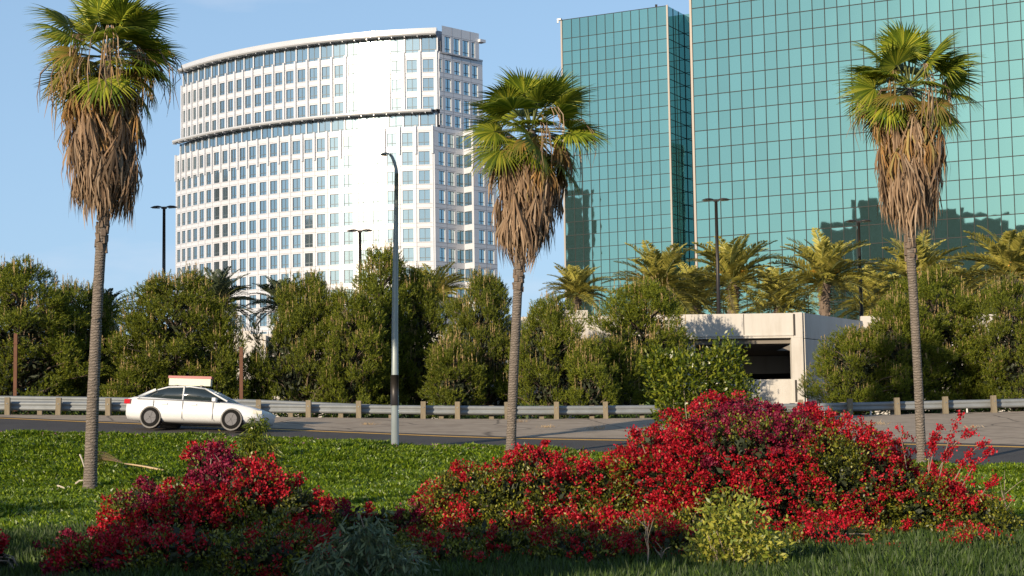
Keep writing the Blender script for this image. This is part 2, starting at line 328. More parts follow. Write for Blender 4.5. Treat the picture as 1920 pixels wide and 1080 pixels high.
ground = ob('ground', mesh_np('ground', np.stack([X, Y, Zg], -1).reshape(-1, 3), gf, [M['ground']], smooth=True)); ground['kind'] = 'structure'

def strip(name, fa, fb, off, m, n=220, u0=-0.62, u1=0.62, nd=10):
    """surface between two curves D=fa(u) and D=fb(u), following the terrain"""
    us = np.linspace(u0, u1, n); V = []
    for k in range(nd + 1):
        t = k / nd
        for u in us:
            D = fa(u) * (1 - t) + fb(u) * t; x = u * D
            V.append((x, D, float(zrel(x, D)) + EYE + off))
    ii = np.arange(n * (nd + 1)).reshape(nd + 1, n)
    f = np.stack([ii[:-1, :-1], ii[:-1, 1:], ii[1:, 1:], ii[1:, :-1]], -1).reshape(-1, 4)
    o = ob(name, mesh_np(name, V, f, [m], smooth=True)); o['kind'] = 'structure'; return o
# survey of the yellow edge line and the seam between the dark and the pale asphalt
_yl = [(0, 784), (162, 791.4), (243, 794), (507, 806.5), (600, 809), (952, 819.5), (1163, 826.6), (1742, 835.6), (1915, 837.7)]
_pts = [hit(a, b, 48) for a, b in _yl]; _yu = [p.x / p.y for p in _pts]; _yd = [p.y for p in _pts]
co = np.polyfit(_yu, _yd, 3)
def yline(u): return min(float(np.polyval(co, np.clip(u, -0.30, 0.30))), rail_line(u) - 0.8)
def seam(u): return min(yline(u) + 0.75 + 0.3 * max(0.0, u + 0.1), rail_line(u) - 0.5)
strip('road', lambda u: road_edge(u) - 0.3, seam, 0.0, M['asphalt'])
strip('gore_pavement', lambda u: seam(u), lambda u: rail_line(u) + 2.6, 0.004, M['gravel'])
strip('road_marking', lambda u: yline(u) - 0.17, lambda u: yline(u) + 0.17, 0.008, M['yellow'], nd=1)

# ------------------------------------------------------------------ green mirror-glass towers
GY = -0.488214; GU = 1.5; GA = 1.42846 * GU
gd = Vector((math.cos(GY), math.sin(GY), 0)); gn = Vector((gd.y, -gd.x, 0))     # along the face, outward normal
O_R = Vector((15.7279, 147.5687, 36.4624)) * GU; O_L = Vector((6.81777, 198.7041, 47.3501)) * GU
O_R.z += EYE; O_L.z += EYE
def pane_mesh(w, h, m, bulge, n=4):
    V = []; Fc = []
    for j in range(n + 1):
        for i in range(n + 1):
            a = -1 + 2 * i / n; b = -1 + 2 * j / n
            V.append((a * w / 2, -bulge * (1 - a * a) * (1 - b * b), b * h / 2))
    for j in range(n):
        for i in range(n):
            k = j * (n + 1) + i; Fc.append((k, k + 1, k + n + 2, k + n + 1))
    me = bpy.data.meshes.new('pane'); me.from_pydata(V, [], Fc); me.materials.append(m)
    me.polygons.foreach_set('use_smooth', [True] * len(Fc)); me.update(); return me
_pm = {}
def green_block(root, O, cols, rows, singles, wide_l, wide_r, top_row=None):
    """cols: list of (u0,u1) in units; rows: list of (z0,z1) relative to O.z in metres; singles: set of (c,r) built one by one"""
    rest = MB()
    for ci, (u0, u1) in enumerate(cols):
        for ri, (z0, z1) in enumerate(rows):
            w = (u1 - u0) * GU - 0.05; h = z1 - z0 - 0.05
            c = O + gd * ((u0 + u1) / 2 * GU) + Vector((0, 0, (z0 + z1) / 2))
            if (ci, ri) in singles:
                key = (round(w, 2), round(h, 2), random.choice((0.0012, 0.0020, 0.0030)))
                if key not in _pm: _pm[key] = pane_mesh(w, h, M['green_glass'], key[2])
                o = ob('pane', _pm[key], root, c - root.location, (random.gauss(0, 0.0009), 0, GY + random.gauss(0, 0.0009)))
            else:
                a = c - root.location - gd * w / 2; b = c - root.location + gd * w / 2
                rest.quad(a - Vector((0, 0, h / 2)), b - Vector((0, 0, h / 2)), b + Vector((0, 0, h / 2)), a + Vector((0, 0, h / 2)))
    if rest.f: tag(ob('panes', rest.mesh('panes', [M['green_glass']]), root), kind='stuff')
    # mullion grid, 6 cm proud of the glass
    g = MB(); rz = GY
    zt = rows[-1][1]; zb = rows[0][0]
    edges = [c[0] for c in cols] + [cols[-1][1]]
    for u in edges[1:-1]:
        c = O + gd * (u * GU) + Vector((0, 0, (zt + zb) / 2)) + gn * 0.015 - root.location
        g.box(c, (0.075, 0.09, zt - zb), rz)
    ue = (edges[0] + edges[-1]) / 2; L = (edges[-1] - edges[0]) * GU
    for z in [r[0] for r in rows] + [zt]:
        c = O + gd * (ue * GU) + Vector((0, 0, z)) + gn * 0.012 - root.location
        g.box(c, (L - 0.3, 0.08, 0.085), rz)
    ob('mullion', g.mesh('mullion', [M['green_mullion']]), root)
    for u in (edges[0], edges[-1]):
        t = MB(); t.box(O + gd * (u * GU) + Vector((0, 0, (zt + zb) / 2)) + gn * 0.02 - root.location, (0.28, 0.2, zt - zb + 0.2), rz); ob('corner_trim', t.mesh('corner_trim', [M['side_mullion']]), root)
def side_face(root, c0, direction, L, nb, rows, O, m=None):
    """plain side wall with its own glass and mullions, running from c0"""
    rz = math.atan2(direction.y, direction.x); g = MB(); p = MB(); w = L / nb
    for k in range(nb):
        for z0, z1 in rows:
            a = c0 + direction * (k * w + 0.02); b = c0 + direction * ((k + 1) * w - 0.02)
            tl = random.gauss(0, 0.002) * 1.0
            lo = Vector((0, 0, O.z + z0 + 0.02)); hi = Vector((0, 0, O.z + z1 - 0.02))
            p.quad(Vector((a.x, a.y, 0)) + lo - root.location, Vector((b.x, b.y, 0)) + lo - root.location, Vector((b.x, b.y, 0)) + hi - root.location, Vector((a.x, a.y, 0)) + hi - root.location)
    zt = rows[-1][1]; zb = rows[0][0]
    for k in range(1, nb + 1):
        c = c0 + direction * (k * w); g.box(Vector((c.x, c.y, O.z + (zt + zb) / 2)) - root.location, (0.09, 0.12, zt - zb), rz)
    for z0, z1 in rows:
        c = c0 + direction * (L / 2); g.box(Vector((c.x, c.y, O.z + z0)) - root.location, (L - 0.3, 0.11, 0.085), rz)
    tag(ob('side_panes', p.mesh('side_panes', [M['green_glass']]), root), kind='stuff'); ob('side_mullion', g.mesh('side_mullion', [M['green_mullion']]), root)
def core(root, pts, z0, z1):
    c = MB(); c.prism([(p.x - root.location.x, p.y - root.location.y) for p in pts], z0 - root.location.z, z1 - root.location.z)
    ob('building_core', c.mesh('building_core', [M['dark_core']]), root)
gb = -gn                                                            # inward
# right, nearer block
tR = empty('glass_tower', (O_R.x, O_R.y, 1.6), 0, 'tall green mirror-glass tower, nearer and wider than its neighbour, roof out of sight', 'office tower', 'green mirror-glass towers')
colsR = [(-1.17, 0)] + [(k, k + 1) for k in range(0, 33)]
rowsR = [(-k * GA, -(k - 1) * GA) for k in range(23, -4, -1)]
vis = []
for ci, (u0, u1) in enumerate(colsR):
    for ri, (z0, z1) in enumerate(rowsR):
        k = 23 - ri                                                 # k-th row down from the reference line
        if ci <= 26 and -0 <= k <= 17: vis.append((-u1, ci, ri))
vis.sort(); singR = set((c, r) for _, c, r in vis[:300])
green_block(tR, O_R, colsR, rowsR, singR, 1.17, 1)
cR = O_R + gd * (-1.17 * GU); eR = O_R + gd * (33 * GU); 
side_face(tR, cR + gb * 0.1, gb, 30.0, 20, rowsR, O_R)
core(tR, [cR + gb * 0.15 + gd * 0.1, eR + gb * 0.15, eR + gb * 30, cR + gb * 30 + gd * 0.1], 0.5, O_R.z + rowsR[-1][1] - 0.1)
# left, farther block
tL = empty('glass_tower', (O_L.x, O_L.y, 1.6), 0, 'shorter green mirror-glass tower with flat roof edge showing, nearest the white tower', 'office tower', 'green mirror-glass towers')
colsL = [(-1.2, 0)] + [(k, k + 1) for k in range(0, 10)] + [(10, 11.22)]
rowsL = [(-k * GA, -(k - 1) * GA) for k in range(30, 1, -1)] + [(-GA, 0.46 * GA)]
singL = set((ci, ri) for ci in range(12) for ri in range(len(rowsL)) if 30 - ri <= 20)
green_block(tL, O_L, colsL, rowsL, singL, 1.2, 1.22)
cL = O_L + gd * (11.22 * GU); c0 = O_L + gd * (-1.2 * GU)
side_face(tL, cL + gb * 0.1, gb, 6.6, 3, rowsL, O_L)
side_face(tL, cL + gb * 6.75, gd, 36.0, 24, rowsL, O_L)
lk = MB(); lk_a = cL + gb * 6.9; lk.prism([((q.x - tL.location.x), (q.y - tL.location.y)) for q in (lk_a, lk_a + gd * 36, lk_a + gd * 36 + gb * 16, lk_a + gb * 16)], 0.5 - 1.6, O_L.z + 0.46 * GA - 0.2 - 1.6); ob('link_wing', lk.mesh('link_wing', [M['dark_core']]), tL)
core(tL, [c0 + gb * 0.15, cL + gb * 0.15 - gd * 0.12, cL + gb * 26 - gd * 0.12, c0 + gb * 26], 0.5, O_L.z + 0.46 * GA - 0.15)
cm = MB(); q = c0 - tL.location; cm.box((q.x - 0.3, q.y, O_L.z + 0.46 * GA + 0.1 - 1.6), (0.7, 0.5, 0.3), GY); cm.box((q.x - 0.6, q.y - 0.1, O_L.z + 0.46 * GA - 0.25 - 1.6), (0.25, 0.25, 0.5)); ob('roof_camera', cm.mesh('roof_camera', [M['white_paint']]), tL)
cm = MB(); q = O_L + gd * (10.0 * GU) - tL.location; cm.box((q.x, q.y + 0.4, O_L.z + 0.46 * GA + 0.25 - 1.6), (0.35, 0.3, 0.5)); ob('roof_box', cm.mesh('roof_box', [M['bronze']]), tL)

# buildings across the way that the mirror glass shows; each stands at its mirrored place
def mirrored(name, label, O, spec, Dv, depth):
    root = None
    for (x0, x1, ytop) in spec:
        P = []
        for px, D in ((x0, Dv), (x1, Dv), (x1, Dv + depth), (x0, Dv + depth)):
            v = at(px, ytop, D); dist = (v - O).dot(gn); r = v - gn * (2 * dist); P.append(Vector((r.x, r.y, v.z)))
        z = P[0].z; cen = sum((Vector((p.x, p.y, 0)) for p in P), Vector()) / 4
        if root is None: root = empty(name, (cen.x, cen.y, 0), 0, label, 'building')
        poly = [(p.x - root.location.x, p.y - root.location.y) for p in P]
        b = MB(); b.prism(poly, 0, z); b.prism([(x * 1.0 + (x - cen.x + root.location.x) * 0.03, y + (y - cen.y + root.location.y) * 0.03) for x, y in poly], z + 0.05, z + 1.0)
        ob('wall', b.mesh('wall', [M['reflected_wall']]), root)
        w = MB(); a, c = Vector((*poly[0], 0)), Vector((*poly[1], 0)); d = (c - a); L = d.length; d.normalize(); nn = Vector((d.y, -d.x, 0))
        if nn.dot(a + c - Vector((*poly[2], 0)) - Vector((*poly[3], 0))) < 0: nn = -nn
        nb = max(2, int(L / 5)); 
        for fl in range(1, int(z / 4)):
            for k in range(nb):
                w.box(a + d * ((k + 0.5) * L / nb) + nn * 0.06 + Vector((0, 0, fl * 4.0 - 0.2)), (L / nb * 0.6, 0.2, 2.4), math.atan2(d.y, d.x))
        if w.f: tag(ob('window', w.mesh('window', [M['dark_core']]), root), kind='stuff')
    return root
mirrored('stone_office_block', 'grey-brown stepped office block mirrored in the lower panes of the tall green tower', O_R,
         [(1540, 1604, 428), (1604, 1646, 384), (1646, 1800, 400), (1800, 1888, 416), (1888, 2060, 436)], 430, 30)
mirrored('slender_office_block', 'dark slab mirrored in the left edge panes of the farther green tower', O_L, [(1050, 1108, 366)], 620, 26)

# ------------------------------------------------------------------ white curved office tower
RC = 84.0; H0 = R(6.0)
corner = Vector((-15.1, 371.0, 0)); cenC = corner + Vector((math.sin(H0), math.cos(H0), 0)) * RC
def arc(h, off=Vector((0, 0, 0)), out=0.0): 
    n_ = Vector((-math.sin(h), -math.cos(h), 0)); return cenC + off + n_ * (RC + out)
def arc_at_px(px, off):
    t = ray(px, 430); lo, hi = R(-4), R(75)
    g = lambda h: arc(h, off).x / arc(h, off).y - t.x
    for _ in range(50):
        mid = (lo + hi) / 2
        if g(mid) > 0: lo = mid
        else: hi = mid
    return lo
wl_px = [332, 341, 351, 362, 374, 387, 401, 417, 433, 449.5, 467.5, 487, 506.8, 527.3, 549, 571.6, 594.7, 618.8, 644.7, 671.8, 699.5, 727.0, 755.5, 786.2, 817.8]
bnd = [wl_px[i] - 0.175 * (wl_px[i + 1] - wl_px[i]) for i in range(24)] + [812.5]
SET = Vector((1.1, 1.1, 0)); SET2 = Vector((1.25, 1.25, 0))
tW = empty('office_tower', (-35, 385, 1.6), 0, 'white curved office tower with rows of blue windows and two long projecting cornices', 'office tower')
RW = tW.location
win_all = []      # (score, A, B, z0, z1, inset, double)
walls = {}
def cell(mb, A, B, z0, z1, f0, f1, w0, w1, nrm, inset=0.22, win=True, score=0, big=False):
    """wall bay A-B (plan), z0-z1, with a window between fractions f0,f1 and heights w0,w1 (set back by inset)"""
    d = B - A
    P = lambda f, z, o=0.0: Vector((A.x + d.x * f, A.y + d.y * f, z)) - nrm * o - RW
    mb.quad(P(0, z0), P(1, z0), P(1, w0), P(0, w0)); mb.quad(P(0, w1), P(1, w1), P(1, z1), P(0, z1))
    mb.quad(P(0, w0), P(f0, w0), P(f0, w1), P(0, w1)); mb.quad(P(f1, w0), P(1, w0), P(1, w1), P(f1, w1))
    for (a, b, c, e) in (((f0, w0), (f1, w0), 0, 0), ((f1, w0), (f1, w1), 0, 0), ((f1, w1), (f0, w1), 0, 0), ((f0, w1), (f0, w0), 0, 0)):
        mb.quad(P(*a), P(*b), P(*b, inset), P(*a, inset))
    win_all.append((score, P(f0, w0, inset) + RW, P(f1, w0, inset) + RW, w0, w1, nrm, big))
E_ = EYE
def tops(z): return z + E_
FL = 3.88
# base section, curved
def arc_wall(name, off, bl, floors, rib, ribz=None, inset=0.22, f=(0.175, 0.825), wide=False):
    mb = MB(); ribs = MB(); fins = MB()
    hs = [arc_at_px(p, off) for p in bl]
    for i in range(len(bl) - 1):
        A = arc(hs[i], off); B = arc(hs[i + 1], off); hm = (hs[i] + hs[i + 1]) / 2; nrm = Vector((-math.sin(hm), -math.cos(hm), 0))
        for (z0, z1, w0, w1) in floors:
            cell(mb, A, B, z0, z1, f[0], f[1], w0, w1, nrm, inset, score=(bl[i + 1] - bl[i]) - (100 if z1 < 31 else 0), big=(bl[i + 1] - bl[i]) > 15)
    A = arc(hs[-1], off); B = arc(H0, off); z0 = floors[-1][0]; z1 = floors[0][1]
    mb.quad(*(Vector((p.x, p.y, z)) - RW for p, z in ((A, z0), (B, z0), (B, z1), (A, z1))))
    for i, h in enumerate(hs):
        n_ = Vector((-math.sin(h), -math.cos(h), 0)); rz = math.atan2(math.sin(-h), math.cos(-h))
        if ribz:
            c = arc(h, off) + n_ * 0.17; ribs.box(Vector((c.x, c.y, (ribz[0] + ribz[1]) / 2)) - RW, (0.42, 0.36, ribz[1] - ribz[0]), -h); ob('pier', ribs.mesh('pier', [M['white_panel']]), tW); ribs = MB()
        if rib:
            c = arc(h, off) + n_ * 0.05; fins.box(Vector((c.x, c.y, (z0 + z1) / 2)) - RW, (0.14, 0.14, z1 - z0 - 0.02), -h)
    jb = MB()
    for fl_ in floors:
        for zz in (fl_[2] - 0.18, fl_[3] + 0.22):
            for i in range(len(hs) - 1):
                A = arc(hs[i], off, 0.012); B = arc(hs[i + 1], off, 0.012)
                jb.quad(*(Vector((p.x, p.y, z)) - RW for p, z in ((A, zz), (B, zz), (B, zz + 0.07), (A, zz + 0.07))))
    ob('wall', mb.mesh('wall', [M['white_panel']]), tW)
    if ribs.f: ob('pier', ribs.mesh('pier', [M['white_panel']]), tW)
    if fins.f: ob('fin', fins.mesh('fin', [M['white_panel']]), tW)
    tag(ob('panel_joint', jb.mesh('panel_joint', [M['panel_joint']]), tW), kind='stuff')
    return hs
flB = [(tops(67.0 + 1.2 - FL * k) - FL, tops(67.0 + 1.2 - FL * k), tops(67.0 - FL * k) - 2.7, tops(67.0 - FL * k)) for k in range(17)]
flB[0] = (flB[0][0], tops(68.1), flB[0][2], flB[0][3])
hsB = arc_wall('base', Vector((0, 0, 0)), bnd, flB, True, (tops(62.6), tops(68.35)))
bndU = [b + 9.5 + 1.5 * (23 - i) / 23 for i, b in enumerate(bnd)]; bndU[-1] = 821.5
fl2 = [(tops(83.3 - 3.84 * k) - 3.84, tops(83.3 - 3.84 * k), tops(82.1 - 3.84 * k) - 2.6, tops(82.1 - 3.84 * k)) for k in range(3)]
hsU = arc_wall('upper', SET, bndU, fl2, False, (tops(71.8), tops(83.9)))
# recessed glazed bands under both cornices
def band(off, bl, z0, z1):
    hs = [arc_at_px(p, off) for p in bl]; mb = MB(); ps = MB()
    for i in range(len(hs) - 1):
        A = arc(hs[i], off); B = arc(hs[i + 1], off); hm = (hs[i] + hs[i + 1]) / 2; nrm = Vector((-math.sin(hm), -math.cos(hm), 0)); d = B - A
        win_all.append((bl[i + 1] - bl[i], A + d * 0.08, A + d * 0.92, z0, z1, nrm, False))
    for h in hs:
        ps = MB(); c = arc(h, off); ps.box(Vector((c.x, c.y, (z0 + z1) / 2)) - RW, (0.30, 0.34, z1 - z0 - 0.02), -h); ob('band_mullion', ps.mesh('band_mullion', [M['white_panel']]), tW)
band(Vector((0.9, 0.9, 0)), [b + 8 for b in bnd], tops(68.0), tops(71.0))
band(SET2 + Vector((0.35, 0.35, 0)), [b + 2 for b in bndU], tops(83.5), tops(86.9))
def cornice(off, prof, h_end, h0, name='cornice', n=90):
    """prof: closed list of (outward offset, z); swept along the arc"""
    hs = np.linspace(h_end, h0, n); mb = MB(); k = len(prof); V = []
    for h in hs:
        for (o_, z) in prof:
            p = arc(h, off, o_); V.append(Vector((p.x, p.y, z)) - RW)
    Fc = []
    for i in range(n - 1):
        for j in range(k): Fc.append((i * k + j, i * k + (j + 1) % k, (i + 1) * k + (j + 1) % k, (i + 1) * k + j))
    Fc += [tuple(range(k)), tuple(range((n - 1) * k, n * k))[::-1]]
    mb.add(V, Fc); ob(name, mb.mesh(name, [M['cornice_metal' if name == 'cornice' else 'white_panel']]), tW)
hL = hsB[0] + 0.003; hU = hsU[0] + 0.003
cornice(Vector((0, 0, 0)), [(-0.9, tops(71.0)), (0.75, tops(71.0)), (0.95, tops(71.25)), (0.95, tops(71.55)), (-0.5, tops(71.95)), (-0.9, tops(71.95))], hL, H0 + 0.006)
cornice(SET, [(-1.2, tops(86.9)), (1.0, tops(86.9)), (1.25, tops(87.15)), (1.25, tops(87.45)), (0.2, tops(87.75)), (0.2, tops(88.5)), (-1.2, tops(88.5))], hU, H0 + 0.006)
cornice(Vector((0, 0, 0)), [(-1.0, tops(67.6)), (0.02, tops(67.6)), (0.02, tops(68.2)), (-1.0, tops(68.2))], hL, H0 + 0.002, 'ledge')
cornice(SET, [(-1.0, tops(83.0)), (0.02, tops(83.0)), (0.02, tops(83.55)), (-1.0, tops(83.55))], hU, H0 + 0.002, 'ledge')
bk = MB()
for o_, zc, h1 in ((Vector((0, 0, 0)), tops(70.86), hL), (SET, tops(86.75), hU)):
    for h in np.linspace(h1, H0 + 0.02, 26):
        c = arc(h, o_, 0.35); bk.box(Vector((c.x, c.y, zc)) - RW, (0.14, 1.0, 0.22), -h)
tag(ob('bracket', bk.mesh('bracket', [M['white_panel']]), tW), kind='stuff')
# right-hand faces
SA = R(46); sdv = Vector((math.cos(SA), math.sin(SA), 0)); sn = Vector((math.sin(SA), -math.cos(SA), 0))
def on_line(P0, d, px, py=430):
    t = ray(px, py).x; return (t * P0.y - P0.x) / (d.x - t * d.y)
def line_wall(P0, d, wins, s_end, floors, z0, z1, inset=0.2, s_start=0.0):
    nrm = Vector((d.y, -d.x, 0)); mb = MB(); jb = MB()
    bs = [s_start]; ww = []
    for (a, b) in wins: ww.append((on_line(P0, d, a), on_line(P0, d, b)))
    for i in range(len(ww) - 1): bs.append((ww[i][1] + ww[i + 1][0]) / 2)
    bs.append(s_end)
    for i, (a, b) in enumerate(ww):
        A = P0 + d * bs[i]; B = P0 + d * bs[i + 1]; L = bs[i + 1] - bs[i]
        for (q0, q1, w0, w1) in floors:
            cell(mb, A, B, q0, q1, (a - bs[i]) / L, (b - bs[i]) / L, w0, w1, nrm, inset, score=wins[i][1] - wins[i][0] + 4 - (100 if q1 < 31 else 0))
    for (q0, q1, w0, w1) in floors:
        for zz in (w0 - 0.18, w1 + 0.22):
            A = P0 + d * bs[0] + nrm * 0.012; B = P0 + d * bs[-1] + nrm * 0.012
            jb.quad(*(Vector((p.x, p.y, z)) - RW for p, z in ((A, zz), (B, zz), (B, zz + 0.07), (A, zz + 0.07))))
    for s_ in bs[1:-1]:
        c = P0 + d * s_ + nrm * 0.006; jb.box(Vector((c.x, c.y, (floors[0][1] + floors[-1][0]) / 2)) - RW, (0.07, 0.02, floors[0][1] - floors[-1][0]), math.atan2(d.y, d.x))
    ob('wall', mb.mesh('wall', [M['white_panel']]), tW); tag(ob('panel_joint', jb.mesh('panel_joint', [M['panel_joint']]), tW), kind='stuff')
cB = arc(H0)
e1 = on_line(cB, sdv, 855.5)
line_wall(cB, sdv, [(824, 835), (841, 853)], e1, flB, 0, 0)
P1 = cB + sdv * e1; P3 = Vector((ray(889, 430).x * 374.4, 374.4, 0)); P2 = (P1 + P3) / 2 + Vector((-0.2, 1.9, 0))
for (A, B) in ((P1, P2), (P2, P3)):
    d = (B - A); L = d.length; d.normalize(); nrm = Vector((d.y, -d.x, 0)); mb = MB()
    for (z0, z1, w0, w1) in flB: 
        last = (A - P1).length < 0.01
        cell(mb, A, B, z0, z1, 0.12 if last else 0.02, 0.98 if last else 0.80, w0, w1, nrm, 0.12, score=12 - (100 if z1 < 31 else 0))
    ob('wall', mb.mesh('wall', [M['white_panel']]), tW)
e3 = on_line(P3, sdv, 932)
line_wall(P3, sdv, [(898, 909), (915, 926)], e3, flB, 0, 0)
cU = arc(H0, SET); eU = on_line(cU, sdv, 904.5, 120)
line_wall(cU, sdv, [(826.5, 832), (838, 849), (855.3, 866.4), (872.5, 883.6), (889, 899.7)], eU, fl2 + [(tops(68.2), tops(83.3 - 3.84 * 3), tops(68.6), tops(70.9))], 0, 0)
cT = arc(H0, SET2 + Vector((0.5, 0.5, 0)), 0.7); eT = on_line(cT, sdv, 898, 80)
line_wall(cT, sdv, [(837.5, 848.5), (854.5, 866), (871.5, 883), (888.5, 895)], eT, [(tops(83.3), tops(88.9), tops(83.6), tops(86.8))], 0, 0)
bb = MB()
# solid backs and roofs so that every section is closed
def back(P0, e, off, hl, z0, z1):
    pts = [arc(h, off, -0.9) for h in np.linspace(hl - 0.002, H0 + 0.01, 30)] + [P0 + sdv * (e - 0.3) - Vector((math.sin(SA), -math.cos(SA), 0)) * 0.9]
    far = pts[-1] + Vector((-18, 22, 0)); pts += [far, pts[0] + Vector((12, 14, 0))]
    bb.prism([(p.x - RW.x, p.y - RW.y) for p in pts], z0 - RW.z, z1 - RW.z)
back(cB, e1 * 1.0, Vector((0, 0, 0)), hsB[0], 1.0, tops(67.9)); back(cU, eU, SET, hsU[0], tops(68.0), tops(83.4)); back(cT, eT, SET2, hsU[0], tops(83.6), tops(88.2))
bb.prism([((p.x - RW.x), (p.y - RW.y)) for p in (P1 + Vector((0.1, 0.8, 0)), P2 + Vector((0, 0.5, 0)), P3 + Vector((0.2, 0.8, 0)), P3 + sdv * (e3 - 0.05) + Vector((-0.5, 0.5, 0)), P3 + sdv * e3 + Vector((-14, 12, 0)), P1 + Vector((-12, 14, 0)))], 1.0 - RW.z, tops(67.8) - RW.z)
ob('building_core', bb.mesh('building_core', [M['white_panel']]), tW)
# side fascia of the two cornices seen end-on and the closing wall of the mid terrace
fb = MB()
c = cT + sdv * (eT + 0.5); fb.box(Vector((c.x, c.y, tops(87.35))) - RW, (1.6, 1.4, 0.6), SA)
c = cU + sdv * (eU / 2) + sn * 0.05; fb.box(Vector((c.x, c.y, tops(83.45))) - RW, (eU, 0.15, 0.35), SA)
ob('end_cornice', fb.mesh('end_cornice', [M['white_panel']]), tW)
# windows: the 300 that show largest one by one, the rest joined
win_all.sort(key=lambda t: -t[0]); rest = MB(); cache = {}
def window_geo(mb, w, h, X0=Vector((0, 0, 0)), rz=0.0, big=True):
    Mx = Matrix.Rotation(rz, 3, 'Z'); P = lambda x, y, z: Mx @ Vector((x, y, z)) + X0
    mb.quad(P(-w / 2, 0, 0), P(w / 2, 0, 0), P(w / 2, 0, h), P(-w / 2, 0, h), 0)
    mb.quad(P(-0.06, -0.05, 0), P(0.06, -0.05, 0), P(0.06, -0.05, h), P(-0.06, -0.05, h), 1)
    mb.quad(P(-w / 2, -0.04, 0.62), P(w / 2, -0.04, 0.62), P(w / 2, -0.04, 0.76), P(-w / 2, -0.04, 0.76), 1)
    mb.quad(P(-w / 2, -0.03, h - 0.06), P(w / 2, -0.03, h - 0.06), P(w / 2, -0.03, h), P(-w / 2, -0.03, h), 1)
for k, (sc_, A, B, z0, z1, nrm, big) in enumerate(win_all):
    w = (B - A).length; h = z1 - z0; mid = (A + B) / 2; rz = math.atan2(nrm.y, nrm.x) + math.pi / 2
    pos = Vector((mid.x, mid.y, z0)) - RW
    if k < 300:
        key = (round(w, 1), round(h, 1))
        if key not in cache:
            mb = MB(); window_geo(mb, w, h); cache[key] = mb.mesh('window', [M['blue_glass'], M['dark_mullion']])
        ob('window', cache[key], tW, pos, (random.gauss(0, 0.001), 0, rz + random.gauss(0, 0.001)))
    else: window_geo(rest, w, h, pos, rz)
tag(ob('small_windows', rest.mesh('small_windows', [M['blue_glass'], M['dark_mullion']]), tW), kind='stuff')

# an office slab out to the left that the curved tower's windows show
def curve_mirror(px, dist, width, height_px, label):
    h = arc_at_px(px, Vector((0, 0, 0))); P0 = arc(h); d = Vector((P0.x, P0.y, 0)).normalized(); n_ = Vector((-math.sin(h), -math.cos(h), 0)); r = d - n_ * 2 * d.dot(n_)
    c = P0 + r * dist; z = EYE + (884 - height_px) / F * (P0.y + dist); t = empty('office_slab', (c.x, c.y, 0), math.atan2(r.y, r.x), label, 'building')
    b = MB(); b.box((0, 0, z / 2), (20, width, z)); ob('wall', b.mesh('wall', [M['reflected_wall']]), t); b = MB(); b.box((0, 0, z + 1.0), (12, width * 0.5, 2)); ob('roof_house', b.mesh('roof_house', [M['reflected_wall']]), t)
curve_mirror(411, 220, 30, 340, 'dark office slab mirrored in two window columns near the left of the white tower')
curve_mirror(579, 160, 13, 425, 'smaller dark block mirrored in one low window column of the white tower')

# ------------------------------------------------------------------ parking garage
GD = 90.0; gr_z = 1.8 + EYE
tG = empty('parking_garage', (0, GD, gr_z), 0, 'cream concrete parking garage behind the pines with a dark open bay', 'parking garage'); RG = tG.location
def X_(px, D): return ray(px, 650).x * D
zt = 7.17 + EYE; zb = 5.98 + EYE; zo = 3.99 + EYE
def gpart(name, mb, m): return ob(name, mb.mesh(name, [m]), tG)
def gbox(name, x0, x1, y0, y1, z0, z1, m):
    b = MB(); b.box(Vector(((x0 + x1) / 2, (y0 + y1) / 2, (z0 + z1) / 2)) - RG, (x1 - x0, y1 - y0, z1 - z0)); return gpart(name, b, m)
xa, xb_, xc = X_(1098, GD), X_(1484, GD), X_(1505.5, GD)
xw0, xw1 = X_(868, GD), X_(948, GD)
gbox('parapet', xw1, xb_ + 0.12, GD, GD + 0.3, zb, zt, M['concrete'])
gbox('lower_wall', xw1, xb_ + 0.12, GD, GD + 0.3, 0.6, zo, M['concrete'])
gbox('column', xb_, xc, GD - 0.03, GD + 0.5, 0.6, zb - 0.003, M['concrete'])
gbox('column', xb_ + 0.13, xc, GD - 0.03, GD + 0.5, zb, zt + 0.02, M['concrete'])
gbox('column', X_(1290, GD), X_(1305, GD), GD + 0.35, GD + 0.7, 0.6, zb, M['concrete'])
gbox('stair_wall', xw0, xw1, GD - 0.6, GD + 4, 0.6, 6.75 + EYE, M['concrete'])
gbox('groove', xb_ + 0.11, xb_ + 0.2, GD - 0.05, GD - 0.02, zb + 0.1, zt - 0.05, M['joint'])
gbox('groove', xb_ + 0.11, xb_ + 0.2, GD - 0.05, GD - 0.02, zo - 1.1, zo - 0.05, M['joint'])
for px_ in (1225, 1395):
    gbox('groove', X_(px_, GD), X_(px_, GD) + 0.035, GD - 0.004, GD + 0.01, zb + 0.02, zt - 0.02, M['joint'])
gbox('ledge', xw1, xb_ + 0.1, GD - 0.05, GD, zb + 0.10, zb + 0.16, M['concrete'])
gbox('planter', X_(1052, GD), X_(1103, GD), GD - 0.1, GD + 2.0, zt - 0.1, zt + 0.27, M['concrete'])
# angled corner and the side beyond it
S1 = Vector((xc, GD, 0)); dS = Vector((math.cos(R(56)), math.sin(R(56)), 0)); S2 = S1 + dS * 7.0
for (z0, z1, nm) in ((zb - 0.02, zt, 'parapet'), (0.6, zb - 0.05, 'side_wall')):
    b = MB(); m_ = (S1 + S2) / 2; b.box(Vector((m_.x, m_.y + 0.16, (z0 + z1) / 2)) - RG, (7.0, 0.3, z1 - z0), R(56)); gpart(nm, b, M['concrete'])
xe = 48.0
gbox('parapet', S2.x, xe, S2.y, S2.y + 0.3, zb, zt + 0.25, M['concrete']); gbox('side_wall', S2.x, xe, S2.y + 0.05, S2.y + 0.35, 0.6, zb - 0.03, M['concrete'])
